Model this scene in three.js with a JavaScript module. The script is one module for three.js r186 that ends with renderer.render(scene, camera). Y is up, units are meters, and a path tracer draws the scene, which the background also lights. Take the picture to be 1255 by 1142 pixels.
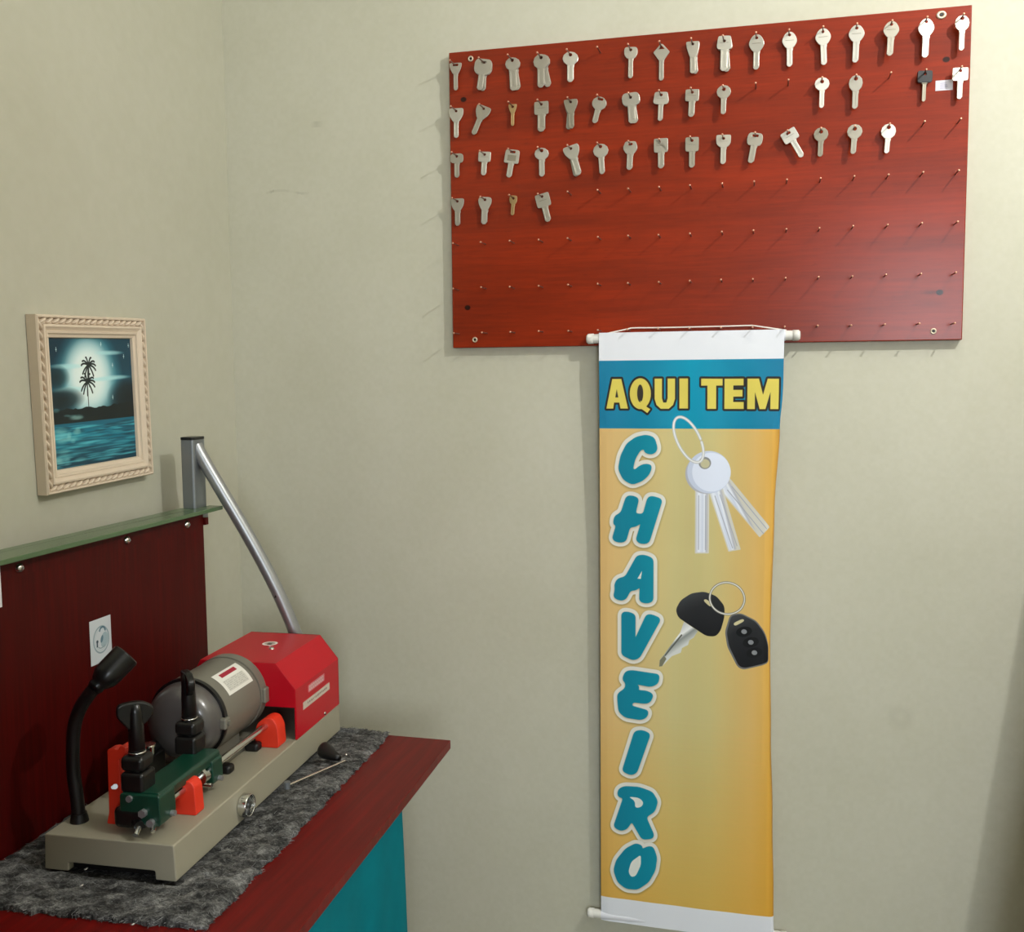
import * as THREE from 'three';
import { RoundedBoxGeometry } from 'three/addons/geometries/RoundedBoxGeometry.js';
import { RectAreaLightUniformsLib } from 'three/addons/lights/RectAreaLightUniformsLib.js';
import { mergeGeometries, mergeVertices, toCreasedNormals } from 'three/addons/utils/BufferGeometryUtils.js';

// ---------------------------------------------------------------- camera, sky, lamp, exposure
const scene = new THREE.Scene();
const camera = new THREE.PerspectiveCamera(49.08, 1255 / 1142, 0.05, 50);
camera.rotation.order = 'YXZ';
camera.position.set(0.9748, 1.5, 1.714);
camera.rotation.set(-0.0898, 0.2531, -0.00917);
scene.add(camera);

scene.background = new THREE.Color(0.86, 0.92, 1.0);   // overcast daylight seen through the window behind the camera
scene.backgroundIntensity = 2.5;

const LAMP = new THREE.Vector3(1.67, 2.39, 0.868);
const lampLight = new THREE.PointLight(new THREE.Color(0.985, 0.985, 0.97), 3.45, 0, 2);
lampLight.position.copy(LAMP);
lampLight.castShadow = true;
lampLight.shadow.radius = 0.5;
lampLight.shadow.mapSize.set(2048, 2048);
lampLight.shadow.bias = -0.0005;
lampLight.name = 'bulb_light';
RectAreaLightUniformsLib.init();
const dayLight = new THREE.RectAreaLight(new THREE.Color(0.86, 0.92, 1.0), 19, 0.67, 0.87);   // the daylight that comes in through the window behind the camera
dayLight.position.set(1.725, 1.625, 3.395);
dayLight.name = 'window_daylight';
scene.add(dayLight);

const renderer = new THREE.WebGLRenderer({ antialias: true });
renderer.toneMapping = THREE.LinearToneMapping;
renderer.toneMappingExposure = 0.92;
renderer.shadowMap.enabled = true;
renderer.shadowMap.type = THREE.PCFSoftShadowMap;

// ---------------------------------------------------------------- helpers
let seed = 20240;
const rnd = () => { seed = (seed * 1664525 + 1013904223) >>> 0; return seed / 4294967296; };
const rr = (a, b) => a + (b - a) * rnd();
const V = (x, y, z) => new THREE.Vector3(x, y, z);
const taken = {};
function numbered(name) {
  const n = taken[name] = (taken[name] ?? -1) + 1;
  return n ? name + '_' + String(n).padStart(3, '0') : name;
}
function part(name, geo, mat, parent, label) {
  const m = new THREE.Mesh(Array.isArray(geo) ? merge(geo) : geo, mat);
  m.name = name; m.castShadow = m.receiveShadow = true;
  if (label) m.userData.label = label;
  parent.add(m);
  return m;
}
function thing(name, label, category, pos = [0, 0, 0], turn = 0, group) {
  const g = new THREE.Group();
  g.name = numbered(name); g.position.set(...pos); g.rotation.y = turn;
  g.userData = { label, category };
  if (group) g.userData.group = group;
  scene.add(g);
  return g;
}
function struct(name, geo, mat) {
  const m = part(name, geo, mat, scene);
  m.userData.kind = 'structure';
  return m;
}
function merge(list) {
  return mergeGeometries(list.map((g) => {
    const q = g.index ? g.toNonIndexed() : g;
    for (const k of Object.keys(q.attributes)) if (!['position', 'normal', 'uv'].includes(k)) q.deleteAttribute(k);
    return q;
  }), false);
}
function metreUV(geo) {                                // uv in metres, laid along the largest normal axis
  const g = geo.index ? geo.toNonIndexed() : geo;
  g.computeVertexNormals();
  const p = g.attributes.position, n = g.attributes.normal, uv = new Float32Array(p.count * 2);
  for (let i = 0; i < p.count; i++) {
    const ax = Math.abs(n.getX(i)), ay = Math.abs(n.getY(i)), az = Math.abs(n.getZ(i));
    if (az >= ax && az >= ay) { uv[2 * i] = p.getX(i); uv[2 * i + 1] = p.getY(i); }
    else if (ax >= ay) { uv[2 * i] = p.getZ(i); uv[2 * i + 1] = p.getY(i); }
    else { uv[2 * i] = p.getX(i); uv[2 * i + 1] = p.getZ(i); }
  }
  g.setAttribute('uv', new THREE.BufferAttribute(uv, 2));
  return g;
}
const box = (x0, x1, y0, y1, z0, z1) => metreUV(new THREE.BoxGeometry(x1 - x0, y1 - y0, z1 - z0).translate((x0 + x1) / 2, (y0 + y1) / 2, (z0 + z1) / 2));
const rbox = (x0, x1, y0, y1, z0, z1, r = 0.002, s = 2) => new RoundedBoxGeometry(x1 - x0, y1 - y0, z1 - z0, s, r).translate((x0 + x1) / 2, (y0 + y1) / 2, (z0 + z1) / 2);
const cyl = (r0, r1, h, s = 24) => new THREE.CylinderGeometry(r1, r0, h, s);          // r0 below, r1 above
const cylZ = (r, z0, z1, x = 0, y = 0, s = 28) => new THREE.CylinderGeometry(r, r, z1 - z0, s).rotateX(Math.PI / 2).translate(x, y, (z0 + z1) / 2);
const cylX = (r, x0, x1, y = 0, z = 0, s = 24) => new THREE.CylinderGeometry(r, r, x1 - x0, s).rotateZ(Math.PI / 2).translate((x0 + x1) / 2, y, z);
const lathe = (pts, s = 32) => new THREE.LatheGeometry(pts.map(([r, y]) => new THREE.Vector2(Math.max(r, 1e-5), y)), s);
const tube = (pts, r, n = 40, s = 14) => new THREE.TubeGeometry(new THREE.CatmullRomCurve3(pts.map((p) => V(...p))), n, r, s, false);
function bar(a, b, r, s = 14, r2 = r) {                // a rod between two points
  const A = V(...a), B = V(...b), d = B.clone().sub(A), g = new THREE.CylinderGeometry(r2, r, d.length(), s);
  g.applyQuaternion(new THREE.Quaternion().setFromUnitVectors(V(0, 1, 0), d.clone().normalize()));
  return g.translate((A.x + B.x) / 2, (A.y + B.y) / 2, (A.z + B.z) / 2);
}
function roundPoly(pts, r, Kind = THREE.Shape) {        // polygon with rounded corners
  const s = new Kind(), n = pts.length;
  for (let i = 0; i < n; i++) {
    const a = pts[(i + n - 1) % n], b = pts[i], c = pts[(i + 1) % n];
    const la = Math.hypot(a[0] - b[0], a[1] - b[1]), lc = Math.hypot(c[0] - b[0], c[1] - b[1]);
    const ra = Math.min(r, la / 2.02) / la, rc = Math.min(r, lc / 2.02) / lc;
    const p = [b[0] + (a[0] - b[0]) * ra, b[1] + (a[1] - b[1]) * ra], q = [b[0] + (c[0] - b[0]) * rc, b[1] + (c[1] - b[1]) * rc];
    if (i) s.lineTo(...p); else s.moveTo(...p);
    s.quadraticCurveTo(b[0], b[1], q[0], q[1]);
  }
  s.closePath();
  return s;
}
const extrude = (shape, depth, bevel = 0, seg = 5) => new THREE.ExtrudeGeometry(shape, { depth: depth - 2 * bevel, bevelEnabled: bevel > 0, bevelSize: bevel, bevelThickness: bevel, bevelOffset: -bevel, bevelSegments: 2, curveSegments: seg }).translate(0, 0, bevel);
// a closed sheet: fn(u, v) gives [x, y, z] of the front, off [x, y, z] leads to the back
function sheet(fn, nu, nv, off) {
  const P = [], U = [], I = [], W = nu + 1;
  for (let k = 0; k < 2; k++) for (let j = 0; j <= nv; j++) for (let i = 0; i <= nu; i++) {
    const q = fn(i / nu, j / nv), o = typeof off === 'function' ? off(i / nu, j / nv) : off;
    P.push(q[0] + k * o[0], q[1] + k * o[1], q[2] + k * o[2]); U.push(q[3] ?? i / nu, q[4] ?? j / nv);
  }
  const N = W * (nv + 1), at = (i, j, k) => k * N + j * W + i;
  for (let j = 0; j < nv; j++) for (let i = 0; i < nu; i++) {
    I.push(at(i, j, 0), at(i + 1, j, 0), at(i + 1, j + 1, 0), at(i, j, 0), at(i + 1, j + 1, 0), at(i, j + 1, 0));
    I.push(at(i, j, 1), at(i + 1, j + 1, 1), at(i + 1, j, 1), at(i, j, 1), at(i, j + 1, 1), at(i + 1, j + 1, 1));
  }
  const edge = (a, b) => I.push(a, a + N, b, b, a + N, b + N);
  for (let i = 0; i < nu; i++) { edge(at(i, 0, 0), at(i + 1, 0, 0)); edge(at(i + 1, nv, 0), at(i, nv, 0)); }
  for (let j = 0; j < nv; j++) { edge(at(0, j + 1, 0), at(0, j, 0)); edge(at(nu, j, 0), at(nu, j + 1, 0)); }
  const g = new THREE.BufferGeometry();
  g.setAttribute('position', new THREE.Float32BufferAttribute(P, 3));
  g.setAttribute('uv', new THREE.Float32BufferAttribute(U, 2));
  g.setIndex(I);
  return toCreasedNormals(g, 0.7);
}
// value noise that tiles with period p
const lattice = new Float32Array(65536).map(() => rnd());
function vnoise(x, y, p = 256) {
  const xi = Math.floor(x), yi = Math.floor(y), fx = x - xi, fy = y - yi, m = (a) => ((a % p) + p) % p;
  const L = (a, b) => lattice[(m(a) + m(b) * 256) & 65535], sx = fx * fx * (3 - 2 * fx), sy = fy * fy * (3 - 2 * fy);
  const a = L(xi, yi), b = L(xi + 1, yi), c = L(xi, yi + 1), d = L(xi + 1, yi + 1);
  return a + (b - a) * sx + (c - a) * sy + (a - b - c + d) * sx * sy;
}
const fbm = (x, y, p, o = 4) => { let s = 0, a = 0.5, t = 0; for (let i = 0; i < o; i++) { s += a * vnoise(x, y, p); t += a; x *= 2; y *= 2; p *= 2; a *= 0.5; } return s / t; };
function pixels(w, h, fn, srgb = true) {               // DataTexture from fn(i, j) -> [r, g, b] in 0..255
  const d = new Uint8Array(w * h * 4);
  for (let j = 0; j < h; j++) for (let i = 0; i < w; i++) { const c = fn(i, j), k = 4 * (j * w + i); for (let n = 0; n < 3; n++) d[k + n] = Math.max(0, Math.min(255, typeof c === 'number' ? c : c[n])); d[k + 3] = 255; }
  const t = new THREE.DataTexture(d, w, h);
  t.wrapS = t.wrapT = THREE.RepeatWrapping; t.magFilter = THREE.LinearFilter; t.minFilter = THREE.LinearMipmapLinearFilter; t.generateMipmaps = true;
  if (srgb) t.colorSpace = THREE.SRGBColorSpace;
  t.needsUpdate = true;
  return t;
}
function painted(w, h, draw) {
  const c = document.createElement('canvas'); c.width = w; c.height = h;
  draw(c.getContext('2d'), w, h);
  const t = new THREE.CanvasTexture(c); t.colorSpace = THREE.SRGBColorSpace; t.anisotropy = 8;
  return t;
}
const mat = (color, roughness, metalness = 0, more = {}) => new THREE.MeshPhysicalMaterial({ color, roughness, metalness, ...more });

// ---------------------------------------------------------------- materials
const plasterBump = pixels(1024, 1024, (i, j) => 128 + 70 * (fbm(i / 8, j / 8, 128, 3) - 0.5) + 50 * (fbm(i / 64, j / 64, 16, 3) - 0.5), false);
plasterBump.repeat.set(1 / 0.9, 1 / 0.9);
const WALLC = [198, 196, 178];
const wallTone = (i, j) => { const n = 9 * (fbm(i / 128, j / 128, 8, 4) - 0.5) + 5 * (fbm(i / 6, j / 6, 171, 2) - 0.5); return WALLC.map((c, k) => c + n * (k === 2 ? 1.3 : 1)); };
const wallMap = pixels(1024, 1024, (i, j) => wallTone(i, j).map((c) => c * 0.945)); wallMap.repeat.set(1 / 2.4, 1 / 2.4);  // toned down to stand in for weaker light on the left wall
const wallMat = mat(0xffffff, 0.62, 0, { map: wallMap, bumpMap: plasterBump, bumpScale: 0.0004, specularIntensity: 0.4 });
// the back wall's own map: 3 m square, with the scuff, the scratch and the round stain it carries
const backMap = pixels(2048, 2048, (i, j) => {
  const x = i / 2048 * 3, y = j / 2048 * 3, c = wallTone(i * 1.25, j * 1.25);
  let d = 0;
  const r = Math.hypot(x - 1.177, y - 0.94);
  d += 7 * Math.max(0, 1 - Math.abs(r - 0.012) / 0.012);
  const s = (x - 0.075) / 0.085, sy = 1.829 + 0.004 * Math.sin(s * 5);
  if (s > 0 && s < 1 && Math.abs(y - sy) < 0.002) d += (s < 0.2 ? 42 : 14) * vnoise(i / 5, 3);
  const u = (x - 0.178) / 0.012; if (Math.abs(u) < 1 && Math.abs(y - 1.944) < 0.005) d += 14 * (1 - Math.abs(u));
  return c.map((k) => k - d);
});
backMap.repeat.set(1 / 3, 1 / 3);
const backMat = mat(0xffffff, 0.62, 0, { map: backMap, bumpMap: plasterBump, bumpScale: 0.0004, specularIntensity: 0.4 });
const ceilMat = mat(0xe9e7de, 0.8);
const floorMat = mat(0xffffff, 0.35, 0, { map: pixels(512, 512, (i, j) => { const n = 26 * (fbm(i / 64, j / 64, 8, 4) - 0.5); return [168 + n, 158 + n, 140 + n]; }) });

const boardKnots = [[0.0247, 0.4169], [0.7846, 0.4194], [0.0272, 0.0683], [0.7847, 0.0727]];
const boardMap = pixels(1640, 994, (i, j) => {
  const x = i * 0.0005, y = j * 0.0005;
  let yy = y;
  for (const [kx, ky] of boardKnots) { const dx = (x - kx) / 0.05, dy = (y - ky) / 0.018; yy += Math.sign(y - ky) * 0.004 * Math.exp(-dx * dx - dy * dy); }
  const band = fbm(x * 4 + 3, yy * 34, 256, 4), fine = fbm(x * 22, yy * 420 + 2 * band, 256, 2), pore = vnoise(x * 60, yy * 1500, 256);
  let k = 0.88 + 0.24 * (band - 0.5) + 0.12 * (fine - 0.5) - (pore > 0.86 ? 0.06 : 0);
  for (const [kx, ky] of boardKnots) { const r = Math.hypot((x - kx) / 1.25, y - ky), st = kx > 0.7 && ky < 0.2 && x < kx ? 0.3 * Math.exp(-(((y - ky) / 0.003) ** 2) - ((x - kx + 0.012) / 0.012) ** 2) : 0; k *= 1 - 0.72 * (1 - Math.min(1, Math.max(0, (r - 0.0032) / 0.0016))) - st; }
  return [144 * k + 6, 44 * k, 9 * k];
});
boardMap.repeat.set(1 / 0.82, 1 / 0.497);
const boardMat = mat(0xffffff, 0.7, 0, { map: boardMap, specularIntensity: 0.15, clearcoat: 0.55, clearcoatRoughness: 0.26 });

function woodDark(r, g, b, along) {
  return pixels(512, 512, (i, j) => { const u = along ? i : j, v = along ? j : i; const n = fbm(u / 128, v / 6, 128, 3), m = vnoise(u / 80, v / 2, 256); const k = 1 + 0.3 * (n - 0.5) + 0.1 * (m - 0.5); return [r * k, g * k, b * k]; });
}
const benchMap = woodDark(100, 12, 9, false); benchMap.repeat.set(1 / 0.5, 1 / 0.5);
const benchMat = mat(0xffffff, 0.42, 0, { map: benchMap, specularIntensity: 0.45 });
const panelMap = woodDark(70, 8, 6, false); panelMap.repeat.set(1 / 0.35, 1 / 0.35);
const panelMat = mat(0xffffff, 0.45, 0, { map: panelMap, specularIntensity: 0.3 });
const steel = mat(0x8d9296, 0.42, 0.75);
const steelLight = mat(0xa3a5a6, 0.38, 0.7);
const chrome = mat(0xd8d8d4, 0.18, 1);
const blackPlastic = mat(0x0d0d0d, 0.3);
const blackRubber = mat(0x0b0a0a, 0.45);
const copper = mat(0xd9a58a, 0.35, 0.8);
const nailShaft = mat(0x7d5a4a, 0.42, 0.6);
const eyeletMat = mat(0xd8c9b0, 0.4, 0.5);
const whitePlastic = mat(0xe4e3dd, 0.45);
const paper = mat(0xdcdde0, 0.8);
// ---------------------------------------------------------------- the room
const RX = 2.3, RZ = 3.4, RH = 2.75;
struct('floor', box(-0.1, RX + 0.1, -0.1, 0, -0.1, RZ + 0.1), floorMat);
struct('ceiling', box(-0.1, RX + 0.1, RH, RH + 0.1, -0.1, RZ + 0.1), ceilMat);
struct('wall_back', box(0, RX, 0, RH, -0.1, 0), backMat);
struct('wall_left', box(-0.1, 0, 0, RH, -0.1, RZ + 0.1), wallMat);
struct('wall_right', box(RX, RX + 0.1, 0, RH, -0.1, RZ + 0.1), wallMat);
const WX0 = 1.35, WX1 = 2.1, WY0 = 1.15, WY1 = 2.1;
struct('wall_front', [box(0, WX0, 0, RH, RZ, RZ + 0.1), box(WX1, RX, 0, RH, RZ, RZ + 0.1), box(WX0, WX1, 0, WY0, RZ, RZ + 0.1), box(WX0, WX1, WY1, RH, RZ, RZ + 0.1)], wallMat);
{
  const w = new THREE.Group(); w.name = 'window_1'; w.userData.kind = 'structure'; scene.add(w);
  const f = 0.04, z0 = RZ + 0.03, z1 = RZ + 0.07;
  part('window_frame', [box(WX0, WX1, WY0, WY0 + f, z0, z1), box(WX0, WX1, WY1 - f, WY1, z0, z1), box(WX0, WX0 + f, WY0 + f, WY1 - f, z0, z1), box(WX1 - f, WX1, WY0 + f, WY1 - f, z0, z1), box((WX0 + WX1 - f) / 2, (WX0 + WX1 + f) / 2, WY0 + f, WY1 - f, z0, z1)], whitePlastic, w);
  const glass = mat(0xffffff, 0.0, 0, { transmission: 1, thickness: 0, ior: 1.5 });
  for (const [a, b] of [[WX0 + f, (WX0 + WX1 - f) / 2], [(WX0 + WX1 + f) / 2, WX1 - f]]) part('pane', box(a, b, WY0 + f, WY1 - f, RZ + 0.048, RZ + 0.052), glass, w);
}
{ // the ceiling lamp that lights the corner, out of the picture to the upper right
  const t = thing('ceiling_lamp', 'bare round bulb hanging from the ceiling on a short cord', 'lamp', [LAMP.x, RH, LAMP.z]);
  part('ceiling_rose', lathe([[0, -0.025], [0.03, -0.025], [0.05, -0.008], [0.05, 0]]), whitePlastic, t);
  part('cord', bar([0, -0.02, 0], [0, -0.17, 0], 0.003), whitePlastic, t);
  part('socket', lathe([[0, -0.23], [0.019, -0.23], [0.02, -0.19], [0.012, -0.165], [0, -0.165]]), blackPlastic, t);
  part('bulb', new THREE.SphereGeometry(0.03, 24, 16).translate(0, LAMP.y - RH, 0), mat(0xffffff, 0.4, 0, { emissive: new THREE.Color(1, 0.93, 0.82), emissiveIntensity: 6 }), t);
  scene.add(lampLight);
}
{ // unseen tall box added past the left edge to keep light off the bench
  const t = thing('added_light_blocker', 'tall dark brown unseen box added to keep light off bench and machine', 'added_light_blocker', [0.02, 0, 1.262]);
  const brown = mat(0x3a2a1e, 0.6);
  part('body', rbox(0, 0.5, 0.05, 1.9, 0, 0.7, 0.004), brown, t);
  part('plinth', box(0.02, 0.47, 0, 0.05, 0.02, 0.68), blackPlastic, t);
  for (const z of [0.0, 0.35]) { const d = part('door', rbox(0.5, 0.52, 0.06, 1.89, z + 0.004, z + 0.346, 0.003), brown, t); part('handle', bar([0.53, 0.9, z ? 0.4 : 0.3], [0.53, 1.05, z ? 0.4 : 0.3], 0.006), steel, d); }
}
{ // unseen sheet added for the unknown thing that shades the lower right back wall
  const t = thing('added_shade_sheet', 'tall plain unseen sheet added to cast the shade on the lower right wall', 'added_shade_caster', [2.17, 0.0, 0.28]);
  t.rotation.z = -0.125 + 0.0;
  part('sheet', box(-0.9, 0, 0.0, 1.55, -0.008, 0.008), mat(0xb89a6c, 0.7), t);
}

// ---------------------------------------------------------------- key board on the back wall
const BX0 = 0.4315, BX1 = 1.2505, BY0 = 1.546, BY1 = 2.042, BF = 0.015;
const NAILX = (c) => 0.4437 + 0.04939 * c, NAILY = (r) => 2.0198 - 0.07488 * r;
{
  const t = thing('key_board', 'red-brown varnished wooden board with rows of nails hanging on the wall', 'board', [BX0, BY0, 0]);
  const panel = new RoundedBoxGeometry(BX1 - BX0, BY1 - BY0, BF, 2, 0.0015).translate((BX1 - BX0) / 2, (BY1 - BY0) / 2, BF / 2);
  part('panel', metreUV(panel), boardMat, t);
  const nailGeo = bar([0, 0, -0.004], [0, 0, 0.032], 0.00105, 8), headGeo = new THREE.SphereGeometry(0.0017, 10, 6).scale(1, 1, 0.6).translate(0, 0, 0.0322);
  for (let r = 0; r < 7; r++) for (let c = 0; c < 17; c++) { const n = part('nail', nailGeo, nailShaft, t); n.position.set(NAILX(c) - BX0 + rr(-0.0005, 0.0005), NAILY(r) - BY0 + rr(-0.0005, 0.0005), BF); part('nail_head', headGeo, copper, n); }
  const eyelet = new THREE.TorusGeometry(0.0034, 0.0014, 8, 20), eye2 = new THREE.TorusGeometry(0.0042, 0.002, 8, 20).scale(1.2, 1, 1);
  for (const [x, y, big] of [[0.4702, 2.0287, 0], [1.2078, 2.031, 1], [0.4716, 1.5595, 0], [1.2089, 1.56, 0]]) {
    const e = part('screw_cup', big ? eye2 : eyelet, eyeletMat, t); e.position.set(x - BX0, y - BY0, BF + 0.0005);
    part('screw', cylZ(0.0022, -0.001, 0.0008, 0, 0, 12), blackRubber, e);
  }
  const tag = painted(128, 64, (g, w, h) => { g.fillStyle = '#d6d2da'; g.fillRect(0, 0, w, h); g.strokeStyle = '#9a9ab8'; g.lineWidth = 3; for (let y = 18; y < 52; y += 11) { g.beginPath(); g.moveTo(34, y); g.lineTo(92 - (y % 4) * 6, y); g.stroke(); } });
  part('paper_tag', box(1.2022 - BX0, 1.2266 - BX0, 1.9205 - BY0, 1.9355 - BY0, BF, BF + 0.0003), paper, t, 'small white paper tag');
  part('tag_print', new THREE.PlaneGeometry(0.0236, 0.0142).translate(1.2144 - BX0, 1.928 - BY0, BF + 0.0005), mat(0xffffff, 0.8, 0, { map: tag }), t);
}

// ---------------------------------------------------------------- keys
const nickel = mat(0xaea89a, 0.36, 0.6), nickelBright = mat(0xc4c0b4, 0.3, 0.65), nickelDull = mat(0x968f7e, 0.45, 0.6), brass = mat(0xb4986a, 0.36, 0.65), nickelWhite = mat(0xc2beb3, 0.42, 0.7);
const FIN = { n: nickel, b: nickelBright, d: nickelDull, y: brass, w: nickelWhite };
const BOWS = {        // half outlines, x 0..1 of the half width, y 0 top .. 1 bottom; mirrored
  kite: [[0.3, 0], [0.72, 0.2], [1, 0.5], [0.86, 0.72], [0.42, 1]], square: [[0.9, 0], [1, 0.08], [1, 0.9], [0.86, 1]], rsq: [[0.7, 0], [1, 0.22], [1, 0.75], [0.62, 1]],
  fan: [[0.86, 0.03], [1, 0.1], [0.88, 0.45], [0.42, 1]], hex: [[0.75, 0], [1, 0.16], [1, 0.66], [0.56, 1]], diamond: [[0.12, 0], [1, 0.5], [0.3, 1]], down: [[0.66, 0], [0.84, 0.08], [1, 0.78], [0.86, 0.96], [0.5, 1]],
  shield: [[0.98, 0], [1, 0.3], [0.9, 0.55], [0.4, 1]], rshield: [[0.6, 0], [0.95, 0.1], [0.96, 0.45], [0.45, 1]], cap: [[0.74, 0], [1, 0.26], [0.98, 0.76], [0.76, 0.98], [0.4, 1]],
  window: [[0.74, 0], [0.96, 0.1], [1, 0.9], [0.92, 1]], house: [[0.5, 0], [0.72, 0.06], [1, 0.56], [0.5, 1]], trap: [[0.9, 0], [1, 0.12], [0.96, 0.72], [0.5, 1]], plastic: [[0.86, 0], [1, 0.1], [1, 0.86], [0.86, 1]],
};
const WORDS = { kite: 'kite-shaped', square: 'square', rsq: 'rounded square', fan: 'fan-shaped', hex: 'six-sided', diamond: 'diamond-shaped', down: 'widening', shield: 'shield-shaped', rshield: 'round-topped shield', cap: 'wide cap-shaped', window: 'recessed square', house: 'five-sided', trap: 'trapezoid', plastic: 'black plastic', round: 'round', oval: 'oval' };
const TONE = { n: 'grey nickel', b: 'shiny nickel', d: 'dull grey', y: 'small brass', w: 'bright silver' };
const ROWS = ['top', 'second', 'third', 'fourth'], ORD = ['first', 'second', 'third', 'fourth', 'fifth', 'sixth', 'seventh', 'eighth', 'ninth', 'tenth', 'eleventh', 'twelfth', 'thirteenth', 'fourteenth', 'fifteenth', 'sixteenth', 'seventeenth'];
function bowShape(type, w, h, t, hole) {
  let s;
  if (type === 'round' || type === 'oval') { s = new THREE.Shape(); s.absellipse(0, t - h / 2, w / 2, h / 2, 0, Math.PI * 2); }
  else { const a = BOWS[type].map(([x, y]) => [x * w / 2, t - y * h]); s = roundPoly([...a, ...a.slice().reverse().map(([x, y]) => [-x, y])], type === 'diamond' ? 0.0016 : type === 'kite' ? 0.006 : 0.004); }
  if (hole === 'tri') s.holes.push(roundPoly([[0, 0.0022], [0.0062, -0.005], [-0.0062, -0.005]], 0.001, THREE.Path));
  else if (hole === 'slot' || hole === 'slotsmall') { const a = hole === 'slot' ? 0.0048 : 0.0034; s.holes.push(roundPoly([[a, 0.0014], [-a, 0.0014], [-a, -0.0024], [a, -0.0024]], 0.0015, THREE.Path)); }
  else { const p = new THREE.Path(); p.absarc(0, -0.0012, 0.0028, 0, Math.PI * 2, true); s.holes.push(p); }
  return s;
}
function makeKey(name, label, type, L, t, w, h, bl, hole, fin, parent) {
  const m = FIN[fin], g = thing(name, label, 'key', [0, 0, 0], 0, parent);
  part('bow', extrude(bowShape(type, w, h, t, hole), type === 'plastic' ? 0.006 : 0.0022, 0.0004, 6).translate(0, 0, type === 'plastic' ? -0.003 : -0.0011), type === 'plastic' ? blackPlastic : m, g, type === 'plastic' ? 'black plastic head' : undefined);
  const y0 = t - h + 0.0016, y1 = t - L, b = bl / 2;
  const sh = roundPoly([[b * 1.2, y0], [b * 1.2, y0 - 0.0035], [b, y0 - 0.005], [b, y1 + b * 0.8], [b * 0.35, y1], [-b * 0.45, y1], [-b, y1 + b * 0.6], [-b, y0 - 0.002], [-b * 1.05, y0]], 0.0012);
  const bl1 = part('blade', [extrude(sh, 0.0018, 0.0003).translate(0, 0, -0.0009), rbox(b * 0.1, b * 0.85, y1 + b * 1.1, y0 - 0.001, 0, 0.0014, 0.0004, 1), rbox(-b * 0.95, -b * 0.55, y1 + b * 0.9, y0 - 0.003, 0, 0.0013, 0.0004, 1)], m, g);
  if (type === 'plastic') part('collar', rbox(-b * 1.5, b * 1.5, y0 - 0.003, y0 + 0.002, -0.002, 0.002, 0.0005), m, g);
  if (type === 'window') part('inset_plate', rbox(-w * 0.3, w * 0.3, t - h * 0.82, t - h * 0.4, 0.0005, 0.0014, 0.0004, 1), nickelDull, g);
  if ('kite down trap square'.includes(type) && fin !== 'y') part('stamped_line', rbox(-w * 0.28, w * 0.28, t - h * 0.52, t - h * 0.49, 0.0008, 0.0014, 0.0002, 1), nickelDull, g);
  return g;
}
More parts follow.
